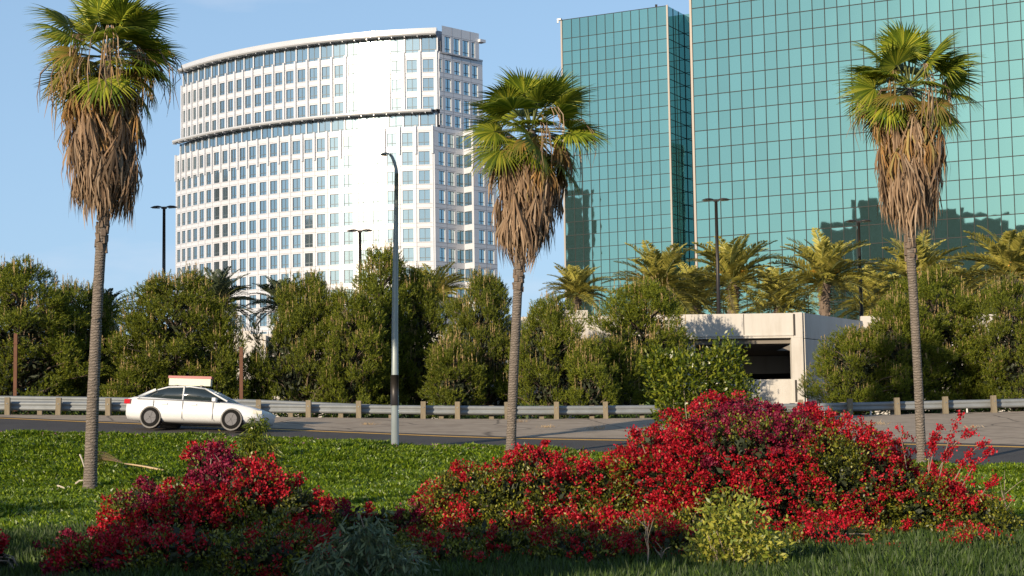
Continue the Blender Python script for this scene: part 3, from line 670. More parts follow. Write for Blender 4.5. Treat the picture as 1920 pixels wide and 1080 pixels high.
# left wing, set farther back
LD = 102.0; lz = 7.4 + EYE
gbox('parapet', X_(-80, LD), X_(872, LD), LD, LD + 0.3, lz - 1.25, lz, M['concrete'])
gbox('lower_wall', X_(-80, LD), X_(872, LD), LD, LD + 0.3, 0.6, lz - 3.4, M['concrete'])
gbox('block', X_(445, LD), X_(500, LD), LD - 0.4, LD - 0.02, 0.6, lz - 0.1, M['concrete'])
gbox('block', X_(452, LD), X_(468, LD), LD + 0.5, LD + 1.2, lz - 0.2, lz + 0.22, M['concrete'])
b = MB(); A = Vector((X_(800, LD), LD, 0)); B = Vector((xw0, GD + 1.0, 0)); d_ = B - A; m_ = (A + B) / 2
b.box(Vector((m_.x, m_.y, (0.6 + 6.6 + EYE) / 2)) - RG, (d_.length, 0.3, 6.0 + EYE), math.atan2(d_.y, d_.x)); gpart('ramp_wall', b, M['concrete'])
for k in range(9):
    x = X_(-60 + k * 110, LD); gbox('column', x, x + 0.5, LD + 0.4, LD + 0.9, 0.6, lz - 1.2, M['concrete'])
gbox('roof_slab', X_(948, GD), xe, GD + 2.9 if False else S2.y + 0.4, 150, zb - 0.25, zb + 0.02, M['inner_concrete'])
gbox('roof_slab', xw1 + 0.05, xc - 0.4, GD + 0.32, S2.y + 0.38, zb - 0.25, zb + 0.02, M['inner_concrete'])
gbox('roof_slab', X_(-80, LD), xw1 - 0.1, LD + 0.4, 150, lz - 1.5, lz - 1.2, M['inner_concrete'])
gbox('floor_slab', X_(-80, LD), xc - 0.4, LD + 0.4, 150, 2.6 + EYE, 2.9 + EYE, M['inner_concrete'])
gbox('floor_slab', xw1 + 0.1, xc - 0.4, GD + 0.32, LD + 0.3, 2.6 + EYE, 2.9 + EYE, M['inner_concrete'])
gbox('ceiling_beam', xw1, xc + 1, GD + 10, GD + 10.5, 4.75 + EYE, zb - 0.3, M['concrete'])
gbox('inner_wall', xw1, xc + 4, GD + 22, GD + 22.3, 2.9 + EYE, zb - 0.3, M['inner_concrete'])
gbox('inner_wall', X_(-80, LD), xw1, LD + 20, LD + 20.3, 0.6, lz - 1.5, M['inner_concrete'])

# ------------------------------------------------------------------ parking lamps and street lamp
def head_mesh(L=1.0, W=0.5):
    """flattened shoebox head: shell (0) with pale lens (1) beneath; extends along +X from 0.12"""
    mb = MB(); n = 10; ring = []
    for i, (x, w, t, b) in enumerate([(0.1, 0.06, 0.03, -0.03), (0.28, 0.15, 0.09, -0.04), (0.5, 0.25, 0.13, -0.03), (0.8, 0.27, 0.11, -0.01), (1.0, 0.2, 0.06, 0.0), (1.1, 0.08, 0.02, 0.0)]):
        pts = []
        for k in range(n):
            a = 2 * math.pi * k / n; y = math.cos(a) * w; z = math.sin(a) * (t if math.sin(a) > 0 else -b)
            pts.append((x * L, y * W / 0.5, z + 0.03 * math.sin(x * 3)))
        ring.append(pts)
    V = [p for r_ in ring for p in r_]; Fc = []
    for i in range(len(ring) - 1):
        for k in range(n): Fc.append((i * n + k, (i + 1) * n + k, (i + 1) * n + (k + 1) % n, i * n + (k + 1) % n))
    Fc += [tuple(range(n)), tuple(range(len(V) - n, len(V)))[::-1]]
    mb.add(V, Fc, 0); return mb.mesh('lamp_head', [M['bronze']], smooth=True)
HM = head_mesh(); lm = MB(); lm.add([(0.35, -0.2, -0.055), (1.0, -0.16, -0.02), (1.0, 0.16, -0.02), (0.35, 0.2, -0.055), (0.4, 0, -0.10), (0.95, 0, -0.07)], [(0, 1, 5, 4), (1, 2, 5), (2, 3, 4, 5), (3, 0, 4)], 0); LM = lm.mesh('lens', [M['lens']])
def parking_lamp(px, ytop, ybase, D, label):
    zt_ = at(px, ytop, D).z; p = at(px, ybase, D); h = zt_ - p.z
    t = empty('parking_lamp', (p.x, D, p.z), 0, label, 'lamp post', 'twin-headed lamps of the parking garage')
    mb = MB(); mb.tube([(0, 0, 0), (0, 0, h)], [0.11, 0.085], 8); ob('pole', mb.mesh('pole', [M['bronze']], True), t)
    mb = MB(); mb.box((0, 0, h - 0.02), (0.3, 0.16, 0.12)); ob('bracket', mb.mesh('bracket', [M['bronze']]), t)
    for s in (0, math.pi):
        hd = ob('lamp_head', HM, t, (0, 0, h), (0, 0, s), 0.72); ob('lens', LM, hd)
parking_lamp(307, 389, 585, 108, 'dark twin-headed lamp post beside the left edge of the white tower')
parking_lamp(676, 433, 590, 112, 'twin-headed lamp post standing before the glare on the white tower')
parking_lamp(1348, 375, 600, 102, 'taller twin-headed lamp post before the tall green tower')
parking_lamp(1616, 415, 610, 112, 'shorter twin-headed lamp post before the dark mirrored building')
bp_ = at(740.5, 833, 57.4); zg_ = gz(bp_.x, bp_.y); H = at(740, 300, 57.4).z - zg_
t = empty('street_lamp', (bp_.x, bp_.y, zg_ - 0.05), 0, 'grey street lamp pole with a curved top arm at the road edge', 'street lamp')
mb = MB(); k_ = 57.4 / F
xo = lambda px: (px - 740.5) * k_ - (0)
prof = [(740.5, 833, 0.118), (740.5, 600, 0.098), (742.5, 420, 0.075), (743.5, 322, 0.062)]
pts = [(at(a, b, 57.4).x - bp_.x, 0, max(0, at(a, b, 57.4).z - zg_)) for a, b, r_ in prof]
mb.tube(pts, [p[2] for p in prof], 12); ob('pole', mb.mesh('pole', [M['pole_grey']], True), t)
arm = [(743.5, 324), (742.5, 312), (739, 300), (735, 291), (731, 286)]
mb = MB(); mb.tube([(at(a, b, 57.4).x - bp_.x, 0, at(a, b, 57.4).z - zg_) for a, b in arm], [0.06, 0.055, 0.05, 0.045, 0.04], 8); ob('arm', mb.mesh('arm', [M['pole_grey']], True), t)
q = at(731.5, 286, 57.4); hd = ob('lamp_head', HM.copy(), t, (q.x - bp_.x, 0, q.z - zg_), (0, R(4), math.pi), (0.28, 0.4, 0.5)); hd.data.materials[0] = M['pole_grey']
ob('lens', LM, hd)
q0, q1 = at(740.5, 757, 57.4), at(740.5, 700, 57.4)
mb = MB(); mb.tube([(0.005, 0, q0.z - zg_), (0.005, 0, q1.z - zg_)], [0.128, 0.122], 12); ob('sleeve', mb.mesh('sleeve', [M['bronze']], True), t)['label'] = 'dark metal sleeve on the lower pole'
mb = MB(); mb.box((0, 0, 0.06), (0.42, 0.42, 0.06)); ob('base_plate', mb.mesh('base_plate', [M['pole_grey']]), t)

# ------------------------------------------------------------------ guardrails
def wbeam(pts, top, name, parent, base_off, side=-1):
    """W-profile steel rail following pts (x, y, zground), its top edge at height top above the ground"""
    prof = [(0.0, 0.0), (0.03, -0.02), (0.085, -0.075), (0.03, -0.135), (0.012, -0.165), (0.03, -0.195), (0.085, -0.255), (0.03, -0.315), (0.0, -0.335)]
    V = []; k = len(prof); n = len(pts)
    for i, p in enumerate(pts):
        q = pts[min(i + 1, n - 1)]; r = pts[max(i - 1, 0)]; d = Vector((q[0] - r[0], q[1] - r[1], 0)).normalized(); nn = Vector((d.y, -d.x, 0))
        if nn.y > 0: nn = -nn
        for (o_, z) in prof: V.append(Vector((p[0], p[1], p[2] + top + z)) + nn * o_ - parent.location)
    Fc = [(i * k + j, (i + 1) * k + j, (i + 1) * k + j + 1, i * k + j + 1) for i in range(n - 1) for j in range(k - 1)]
    me = bpy.data.meshes.new(name); me.from_pydata([tuple(v) for v in V], [], Fc); me.materials.append(M['steel'])
    me.polygons.foreach_set('use_smooth', [True] * len(Fc)); me.update(); o = ob(name, me, parent)
    md = o.modifiers.new('thickness', 'SOLIDIFY'); md.thickness = 0.006; return o
post_b = MB(); post_b.box((0, 0, 0.17), (0.19, 0.2, 1.02)); POST = post_b.mesh('post', [M['timber']])
bolt_b = MB(); bolt_b.tube([(0, -0.105, 0.45), (0, -0.125, 0.45)], 0.025, 8); BOLT = bolt_b.mesh('bolt', [M['steel']])
gA = empty('guardrail', (0, 72, 0), 0, 'front steel guardrail on square timber posts along the pale pavement', 'guardrail', 'steel guardrails beside the road')
front_px = [-550, -456, -362, -269, -175, -82, 12, 107, 201, 295, 388, 482, 576, 670, 790, 855, 948, 1040, 1132, 1236, 1315, 1406, 1498, 1589, 1678, 1768, 1859, 1950, 2042, 2134, 2226, 2318, 2410, 2502, 2594]
fp = []
for px in front_px:
    u = (px - 960) / F; D = rail_line(u); x = u * D; fp.append((x, D))
    z = gz(x, D)
    o = ob('post', POST, gA, Vector((x, D, z - 0.03)) - gA.location, (random.gauss(0, 0.01), random.gauss(0, 0.02), random.gauss(0, 0.06)))
    ob('bolt', BOLT, o)
rp_ = []
for u in np.linspace(-0.48, 0.48, 144):
    D = rail_line(u) + 0.36; x = u * D; rp_.append((x, D, gz(x, D)))
seg = [rp_[:48], rp_[47:96], rp_[95:]]
for sgm in seg: wbeam(sgm, 0.50, 'rail', gA, 0)
bb_ = MB(); bb_.box((0, 0, 0), (0.15, 0.16, 0.3)); BLK = bb_.mesh('blockout', [M['timber']])
for (x, D) in fp: ob('blockout', BLK, gA, Vector((x, D + 0.185, gz(x, D) + 0.32)) - gA.location)
gB = empty('guardrail', (0, 75, 0), 0, 'rear steel guardrail standing higher behind the front one, seen best at its left end', 'guardrail', 'steel guardrails beside the road')
rb_ = []
for u in np.linspace(-0.48, 0.48, 112):
    D = rail_line(u) + 3.4; x = u * D; rb_.append((x, D, gz(x, D)))
def rear_top(u): return 0.78 if u < -0.13 else (0.62 if u < 0.1 else 0.60)
rb2 = [(x, D, z + float(np.interp(x / D, [-0.3, -0.14, -0.05, 0.3], [0.80, 0.72, 0.50, 0.52]))) for x, D, z in rb_]
for sgm in (rb2[:38], rb2[37:75], rb2[74:]): wbeam(sgm, 0.0, 'rail', gB, 0)
for k, px in enumerate(range(-530, 2600, 94)):
    u = (px + 38 - 960) / F; D = rail_line(u) + 3.55; x = u * D
    o = ob('post', POST, gB, Vector((x, D + 0.1, gz(x, D) - 0.12)) - gB.location, (0, 0, 0))
# thin white marker posts under the rails on the right
for px in (1480 + 60, 1628, 1715, 1808):
    D = rail_line((px - 960) / F) + 2.2; x = (px - 960) / F * D
    mb = MB(); mb.box((0, 0, 0.22), (0.06, 0.03, 0.48)); o = ob('marker_post', mb.mesh('marker_post', [M['white_paint']])); o.location = (x, D, gz(x, D))
    tag(o, {1540: 'white marker post under the guardrail, leftmost of the four', 1628: 'white marker post under the guardrail, second from the left of the four', 1715: 'white marker post under the guardrail just left of the rightmost palm trunk', 1808: 'white marker post under the guardrail right of the rightmost palm trunk'}[px], 'marker post', 'white marker posts under the guardrail')
for px, y0, y1, D, lab in ((452.5, 752, 651, 77.2, 'rusty square steel post standing beside the pines left of the street lamp'), (28.5, 744, 625, 77.2, 'rusty steel post against the pine at the far left edge')):
    p = at(px, y0, D); mb = MB(); h = at(px, y1, D).z - p.z; mb.box((0, 0, h / 2 - 0.3), (0.14, 0.12, h + 0.6)); mb.box((0, 0, h * 0.84), (0.18, 0.16, 0.05))
    o = ob('steel_post', mb.mesh('steel_post', [M['rust']])); o.location = p; tag(o, lab, 'post')

# ------------------------------------------------------------------ foliage generators (numpy)
def orient(n, tilt_mean=None): pass
def rot_from(z, spin):
    """batch of 3x3 matrices whose third column is z, spun about it"""
    z = z / np.linalg.norm(z, axis=1, keepdims=True)
    a = np.where(np.abs(z[:, 2:3]) > 0.95, np.array([[1.0, 0, 0]]), np.array([[0, 0, 1.0]]))
    x = np.cross(a, z); x /= np.linalg.norm(x, axis=1, keepdims=True); y = np.cross(z, x)
    c = np.cos(spin)[:, None]; s = np.sin(spin)[:, None]
    return np.stack([x * c + y * s, -x * s + y * c, z], -1)
def blades(P, Dv, L, W, rng, droop=0.0, kind='leaf'):
    """one two-triangle leaf per point: P base, Dv direction, L length, W width. kind 'leaf' = folded diamond, 'needle' = single triangle"""
    n = len(P); Rm = rot_from(Dv, rng.uniform(0, 6.283, n)); L = np.broadcast_to(L, n)[:, None]; W = np.broadcast_to(W, n)[:, None]
    ax, ay, az = Rm[:, :, 0], Rm[:, :, 1], Rm[:, :, 2]
    if kind == 'needle':
        V = np.stack([P - ax * W, P + ax * W, P + az * L], 1).reshape(-1, 3); Fc = np.arange(3 * n).reshape(n, 3); return V, Fc
    mid = P + az * L * 0.5 + ay * W * 0.35
    tip = P + az * L + ay * (-droop) * L
    V = np.stack([P, mid + ax * W - ay * W * 0.35, tip, mid - ax * W - ay * W * 0.35], 1).reshape(-1, 3)
    i = np.arange(n)[:, None] * 4
    Fc = np.concatenate([i + np.array([[0, 1, 2]]), i + np.array([[0, 2, 3]])], 0); return V, Fc
def merge(parts):
    Vs, Fs, off = [], [], 0
    for V, Fc in parts: Vs.append(V); Fs.append(Fc + off); off += len(V)
    return np.concatenate(Vs), np.concatenate(Fs)
def unit(rng, n):
    v = rng.normal(size=(n, 3)); return v / np.linalg.norm(v, axis=1, keepdims=True)

def pine_meshes(seed, H, W, nclump=95, lean=0.0, spiky=0.5, tipshare=1.0):
    """pine crown down to the ground: upright plumes over an egg-shaped envelope"""
    rng = np.random.default_rng(seed); leafs = []; tips = []; limbs = MB()
    limbs.tube([(0, 0, -0.3), (0.05, 0, H * 0.45), (0.0, 0.05, H * 0.93)], [0.13, 0.08, 0.02], 7)
    lob = rng.uniform(0, 6.28, 6)
    for c in range(nclump):
        t = (c + rng.uniform()) / nclump; hz_ = H * (0.05 + 0.93 * t ** 0.9)
        q_ = hz_ / H; prof = (min(1.0, 0.72 + 1.1 * q_) if q_ < 0.4 else (1 - ((q_ - 0.4) / 0.63) ** 2.3) ** 0.8)
        a = rng.uniform(0, 6.283); wob = 1 + 0.16 * math.sin(3 * a + lob[0]) + 0.13 * math.sin(5 * a + hz_ * 1.7 + lob[1])
        rr = W / 2 * prof * wob * rng.uniform(0.5, 1.03)
        c0 = np.array([math.cos(a) * rr, math.sin(a) * rr, hz_])
        limbs.tube([(0, 0, max(0.2, hz_ - 0.5 - rr * 0.25)), tuple(c0 * np.array([0.6, 0.6, 1]) + np.array([0, 0, -0.2])), tuple(c0)], [0.04, 0.025, 0.012], 4, cap=False)
        ph = rng.uniform(0.5, 0.95) * (1.15 if hz_ > 0.8 * H else 1.0); pw = rng.uniform(0.22, 0.50)
        out = np.array([math.cos(a), math.sin(a), 0]) * 0.35
        ns = int(46 * pw / 0.36)
        # sprigs: small upright shoots, each a bundle of needles
        q = unit(rng, ns) * rng.uniform(0.25, 1, (ns, 1)) ** 0.5
        base = c0 + q * np.array([pw, pw, ph * 0.5]) + np.array([0, 0, ph * 0.15])
        ax = np.stack([q[:, 0] * 0.8 + out[0], q[:, 1] * 0.8 + out[1], 0.9 + 0.5 * q[:, 2]], 1) + rng.normal(0, 0.22, (ns, 3))
        ax /= np.linalg.norm(ax, axis=1, keepdims=True); sl = rng.uniform(0.14, 0.30, ns)
        k = 18; tt = np.tile(np.linspace(0, 1, k), ns); B = np.repeat(base, k, 0) + np.repeat(ax * sl[:, None], k, 0) * tt[:, None]
        Dn = np.repeat(ax, k, 0) * 0.8 + unit(rng, ns * k) * 0.75
        leafs.append(blades(B, Dn, rng.uniform(0.07, 0.12, ns * k), 0.0125, rng, kind='needle'))
        if hz_ > 0.25 * H and rng.uniform() < tipshare * 0.65:
            nt = rng.integers(3, 8); qt = rng.normal(0, 1, (nt, 2)) * pw * 0.55
            b0 = np.stack([c0[0] + qt[:, 0], c0[1] + qt[:, 1], c0[2] + ph * 0.5 + rng.uniform(-0.1, 0.12, nt)], 1); hl_ = rng.uniform(0.12, 0.42, nt) * (0.7 + spiky)
            k = 11; tt = np.tile(np.linspace(0, 1, k), nt); B = np.repeat(b0, k, 0); B[:, 2] += tt * np.repeat(hl_, k)
            Dn = np.array([[0, 0, 1.0]]) + unit(rng, nt * k) * 0.33
            tips.append(blades(B, Dn, 0.10, 0.014, rng, kind='needle'))
    # inner mass so that the crown is not see-through
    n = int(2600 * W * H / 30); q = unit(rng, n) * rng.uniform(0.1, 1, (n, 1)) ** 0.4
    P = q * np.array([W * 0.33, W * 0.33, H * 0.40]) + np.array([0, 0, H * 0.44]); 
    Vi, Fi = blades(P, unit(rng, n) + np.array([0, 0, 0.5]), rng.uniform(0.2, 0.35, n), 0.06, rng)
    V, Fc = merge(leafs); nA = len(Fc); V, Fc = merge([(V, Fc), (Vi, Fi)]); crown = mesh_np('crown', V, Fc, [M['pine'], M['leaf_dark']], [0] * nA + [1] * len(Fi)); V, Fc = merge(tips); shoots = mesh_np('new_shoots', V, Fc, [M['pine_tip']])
    return crown, shoots, limbs.mesh('trunk', [M['bark']])
PV = [pine_meshes(3, 6.2, 4.6, 150, spiky=0.8), pine_meshes(8, 6.0, 4.4, 155, spiky=0.3), pine_meshes(15, 7.2, 3.6, 140, spiky=0.6, tipshare=0.5), pine_meshes(22, 5.2, 5.0, 150, spiky=0.4), pine_meshes(31, 3.0, 2.2, 44, spiky=0.8)]
pn = 0
def pine(px, ytop, wpx, D, var, label, group='pines along the parking garage', rz=None):
    global pn
    x = ray(px, 700).x * D; z0 = gz(x, D) - 0.1; ztop = at(px, ytop, D).z; H, W = [(6.2, 4.6), (6.0, 4.4), (7.2, 3.6), (5.2, 5.0), (3.0, 2.2)][var]
    W_ = wpx / F * D; s_h = (ztop - z0) / (H + 0.35); s_w = W_ / (W - 0.1)
    t = empty('pine_tree', (x, D, z0), rz if rz is not None else random.uniform(0, 6.28), label, 'pine tree', group)
    t.scale = (s_w, s_w, s_h); cr, shts, tk = PV[var]
    ob('trunk', tk, t); ob('crown', cr, t); ob('new_shoots', shts, t); pn += 1; return t
pine(40, 492, 265, 80, 0, 'tall pine with tan shoots at the left edge, left of the leftmost palm trunk')
pine(150, 535, 175, 84, 1, 'shadowy pine immediately behind the trunk of the leftmost palm')
pine(-70, 540, 200, 82, 3, 'pine cut off by the left border behind the guardrail')
pine(330, 512, 235, 80, 1, 'rounded pine above the passing white car')
pine(410, 590, 84, 79.5, 4, 'small low pine right of the rounded one, beside the rusty post')
pine(572, 520, 190, 81, 3, 'broad pine between the rusty post and the street lamp')
pine(655, 545, 150, 80, 1, 'bushy pine touching the left side of the street lamp pole')
pine(715, 462, 140, 83, 2, 'tallest slender dark pine rising behind the street lamp')
pine(782, 505, 130, 84, 2, 'dark narrow pine right of the street lamp pole')
pine(850, 640, 100, 78.5, 4, 'low young pine left of the middle palm trunk')
pine(905, 512, 150, 82, 0, 'pine left of the middle palm, sunlit wall showing through it')
pine(1030, 560, 165, 80, 3, 'broad pine right of the middle palm trunk')
pine(1108, 640, 80, 78.5, 4, 'low young pine under the garage parapet right of the middle palm')
pine(1205, 528, 195, 85, 0, 'tall pine hiding the left half of the open garage bay')
pine(1150, 640, 110, 81, 4, 'low dense pine at the foot of the tall pine by the garage bay')
pine(1604, 618, 165, 79.5, 3, 'low broad pine beside the angled garage corner')
pine(1690, 560, 170, 80, 1, 'pine directly left of the rightmost palm trunk')
pine(1760, 508, 210, 82, 0, 'big pine with golden top right behind the rightmost palm trunk')
pine(1905, 525, 170, 80, 0, 'pine at the right edge beyond the guardrail')
pine(1990, 560, 170, 82, 3, 'pine cut off by the right border')
for i_, (px_, yt_) in enumerate([(2130, 520), (2290, 560), (2430, 500), (-230, 520), (-400, 560), (-540, 510)]): pine(px_, yt_, 200, 81 + (i_ % 3), i_ % 4, '%s pine of the row beyond the %s border' % (('nearest', 'second', 'farthest')[i_ % 3], 'right' if px_ > 0 else 'left'))
brush_rng = np.random.default_rng(66); brush_n = 12000
brush_t = brush_rng.uniform(-0.46, 0.46, brush_n); brush_y = sm(brush_t, _DG) + brush_rng.uniform(4.3, 6.6, brush_n); brush_x = brush_t * brush_y
brush_h = 0.36 + 0.22 * np.sin(brush_x * 1.3) + 0.12 * np.sin(brush_x * 3.7)
brush_p = np.stack([brush_x, brush_y, zrel(brush_x, brush_y) + EYE + brush_rng.uniform(0, 1, brush_n) * np.maximum(brush_h, 0.14)], 1)
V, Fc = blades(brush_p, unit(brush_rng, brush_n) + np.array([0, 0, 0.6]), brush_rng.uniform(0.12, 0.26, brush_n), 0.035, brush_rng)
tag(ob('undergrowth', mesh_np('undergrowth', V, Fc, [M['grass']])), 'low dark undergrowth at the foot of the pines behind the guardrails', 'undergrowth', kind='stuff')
pine(482, 676, 60, 81, 4, 'low young pine just right of the rusty post, before a shaded wall')
pine(240, 690, 80, 78, 4, 'low young pine behind the guardrail right of the leftmost palm trunk')
pine(1850, 640, 110, 81, 4, 'low young pine between the two big pines at the right edge')

# ------------------------------------------------------------------ date palms on and behind the garage
def date_frond(seed, L=3.0):
    rng = np.random.default_rng(seed); n = 46; t = np.linspace(0.12, 1, n); bend = rng.uniform(0.9, 1.5)
    # rachis arching in the XZ plane, starting along +X
    def pt(s):
        a = 0.25 - bend * s * 0.75; return np.stack([L * s * (1 - 0.12 * s), 0 * s, L * (0.25 * s - 0.38 * bend * s ** 2)], -1)
    P = pt(t); T = pt(np.minimum(t + 0.02, 1.05)) - pt(t); T /= np.linalg.norm(T, axis=1, keepdims=True)
    V = []; Fc = []; k = 0
    for sgn in (-1, 1):
        for i in range(n):
            ll = 0.52 * (math.sin(math.pi * (0.12 + 0.86 * t[i])) ** 0.6) * rng.uniform(0.85, 1.1) + 0.05
            d = T[i] * 0.65 + np.array([0, sgn * 0.75, 0]) + np.array([0, 0, 0.30]) + rng.normal(0, 0.09, 3); d /= np.linalg.norm(d)
            w = np.cross(d, np.array([0, 0, 1.0])); w /= np.linalg.norm(w); w = w * 0.036
            m_ = P[i] + d * ll * 0.5; e = P[i] + d * ll + np.array([0, 0, -0.09 * ll])
            V += [P[i], m_ + w, e, m_ - w]; Fc += [(k, k + 1, k + 2), (k, k + 2, k + 3)]; k += 4
    mb = MB(); s = np.linspace(0, 1, 9); mb.tube([tuple(p) for p in pt(s)], list(np.linspace(0.035, 0.008, 9)), 4)
    V = np.array(V); Vr = np.array(mb.v); Fr = []
    for f in mb.f: 
        for j in range(1, len(f) - 1): Fr.append((f[0], f[j], f[j + 1]))
    Fa = np.concatenate([np.array(Fc), np.array(Fr) + len(V)])
    return np.concatenate([V, Vr]), Fa, len(Fc)
DF = {}
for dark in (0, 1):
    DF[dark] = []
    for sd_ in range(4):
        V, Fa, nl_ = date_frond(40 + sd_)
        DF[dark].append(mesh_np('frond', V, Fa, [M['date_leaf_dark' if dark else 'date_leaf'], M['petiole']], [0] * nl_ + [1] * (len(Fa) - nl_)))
def stub_trunk(r, h):
    mb = MB(); mb.tube([(0, 0, -h), (0, 0, -0.6), (0, 0, -0.1), (0, 0, 0.25)], [r * 0.85, r, r * 1.25, r * 0.7], 12)
    for k in range(70):
        z = -0.05 - k * 0.05; a = k * 2.4; rr = r * (1.12 if k < 12 else 0.98)
        mb.box((math.cos(a) * rr, math.sin(a) * rr, z), (0.10, 0.16, 0.12), a)
    return mb.mesh('trunk', [M['bark']])
DT = stub_trunk(0.24, 4.4)
fr_b = MB()
for k in range(34):
    a = random.uniform(0, 6.28); l = random.uniform(0.35, 0.75)
    fr_b.tube([(0, 0, 0.1), (math.cos(a) * l * 0.5, math.sin(a) * l * 0.5, 0.1 + l * 0.75), (math.cos(a) * l, math.sin(a) * l, 0.1 + l * 0.7)], [0.02, 0.03, 0.045], 4)
FRUIT = fr_b.mesh('fruit_cluster', [M['date_fruit']])
def date_palm(px, py, rpx, D, label, dark=0, nf=54, fruit=True, seed=0):
    rng = random.Random(seed * 7 + int(px)); p = at(px, py - 8, D); R0 = rpx * 1.18 / F * D; s = R0 / 2.75
    t = empty('date_palm', p, 0, label, 'date palm', 'date palms behind the parapet'); t.scale = (s, s, s)
    ob('trunk', DT, t)
    for k in range(nf):
        el = R(88) - R(112) * (k / nf) ** 1.05 + R(rng.gauss(0, 5)); az = k * 2.39996 + rng.gauss(0, 0.15)
        o = ob('frond', DF[dark][rng.randrange(4)], t); sc_ = rng.uniform(0.85, 1.05) * (0.8 if k < 6 else 1)
        o.matrix_local = Matrix.Translation((math.cos(az) * 0.1, math.sin(az) * 0.1, 0.1)) @ Matrix.Rotation(az, 4, 'Z') @ Matrix.Rotation(-el, 4, 'Y') @ Matrix.Rotation(rng.gauss(0, 0.25), 4, 'X') @ Matrix.Scale(sc_, 4)
    if fruit: ob('fruit_cluster', FRUIT, t, (0.1, -0.1, 0.1))
date_palm(1082, 566, 62, 106, 'small sunlit date palm over the raised garage planter', seed=1)
date_palm(1235, 560, 88, 106, 'date palm right behind the tall pine at the garage bay', seed=2)
date_palm(1374, 546, 92, 108, 'date palm behind the taller lamp post, trunk showing above the parapet', seed=3)
date_palm(1545, 544, 92, 108, 'date palm with bright orange fruit stalks above the garage corner', seed=4)
date_palm(1722, 548, 92, 110, 'date palm directly behind the rightmost fan palm trunk', seed=5)
date_palm(1895, 532, 98, 108, 'date palm at the right edge above the pines', seed=6)
date_palm(1460, 590, 80, 122, 'background date palm half hidden between two fruiting palms', seed=7, fruit=False)
date_palm(1640, 592, 85, 124, 'background date palm low behind the shorter lamp post', seed=8, fruit=False)
date_palm(1305, 585, 85, 122, 'background date palm low between the glass towers', seed=9, fruit=False)
date_palm(1800, 590, 85, 124, 'background date palm low between the two rightmost palms', seed=19, fruit=False)
date_palm(812, 572, 66, 106, 'date palm with pale drooping fronds right of the tall dark pine', seed=10)
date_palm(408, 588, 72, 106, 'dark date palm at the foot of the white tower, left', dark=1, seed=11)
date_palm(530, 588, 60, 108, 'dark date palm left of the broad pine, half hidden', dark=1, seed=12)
date_palm(198, 605, 55, 106, 'dark date palm showing right of the leftmost palm trunk', dark=1, seed=13, fruit=False)

# ------------------------------------------------------------------ fan palms
def fan_geo(seed, n=40, spread=128, R0=0.92, Lp=0.85, droop=0.16, fold=0.25, curve=0.15, tipdroop=0.0):
    rng = np.random.default_rng(seed); V = []; Fc = []; k = 0; dphi = math.radians(2 * spread) / n
    hub = np.array([Lp, 0, -curve * Lp * 0.5])
    for i in range(n):
        ph = math.radians(-spread) + (i + 0.5) * dphi; a = abs(ph) / math.radians(spread); Rr = R0 * (1 - 0.26 * a * a) * rng.uniform(0.9, 1.06)
        d = np.array([math.cos(ph), math.sin(ph), 0.0]); s = np.array([-math.sin(ph), math.cos(ph), 0.0]); td = rng.uniform(0.5, 1.6) * tipdroop; js = rng.normal(0, 0.05)
        prev = None
        for r in (0.04, 0.30, 0.56, 0.80, 1.0):
            rr = r * Rr; w = rr * dphi * 0.52 if r <= 0.56 else Rr * 0.56 * dphi * 0.52 * (1 - (r - 0.56) / 0.46)
            c = hub + d * rr + s * js * max(0, r - 0.56) ** 1 * Rr
            zc = -droop * r ** 2.4 * Rr - td * max(0, r - 0.5) ** 1.6 * Rr * 1.6 + fold * Rr * r * (a ** 1.5) * 0.55
            c = c + np.array([0, 0, zc]); rid = np.array([0, 0, 0.30 * w])
            if r >= 1.0: V += [c]; cur = [k]; k += 1
            else: V += [c - s * w - rid, c + rid, c + s * w - rid]; cur = [k, k + 1, k + 2]; k += 3
            if prev is not None:
                if len(cur) == 3:
                    Fc += [(prev[0], cur[0], cur[1]), (prev[0], cur[1], prev[1]), (prev[1], cur[1], cur[2]), (prev[1], cur[2], prev[2])]
                else: Fc += [(prev[0], cur[0], prev[1]), (prev[1], cur[0], prev[2])]
            prev = cur
    nl = len(Fc); mb = MB(); ts = np.linspace(0, 1, 6)
    mb.tube([(Lp * t, 0, -curve * Lp * 0.5 * t * t) for t in ts], [0.035, 0.028, 0.024, 0.02, 0.018, 0.016], 4)
    for f in mb.f:
        for j in range(1, len(f) - 1): Fc.append((f[0] + len(V), f[j] + len(V), f[j + 1] + len(V)))
    V = np.concatenate([np.array(V), np.array(mb.v)]); return V, np.array(Fc), nl
def mk(geo, m1, m2, name='frond'): V, Fc, nl = geo; return mesh_np(name, V, Fc, [m1, m2], [0] * nl + [1] * (len(Fc) - nl))
FG = [mk(fan_geo(60 + i, Lp=0.72 + 0.12 * (i % 3), R0=1.04, spread=104 + 8 * (i % 3), tipdroop=0.12 + 0.12 * (i % 3), droop=0.08 + 0.05 * (i % 4), fold=0.1 + 0.12 * (i % 3)), M['fan_green'], M['petiole']) for i in range(6)]
FY = [mk(fan_geo(80 + i, tipdroop=0.45, droop=0.25, fold=0.3), M['fan_yellow'], M['petiole']) for i in range(3)]
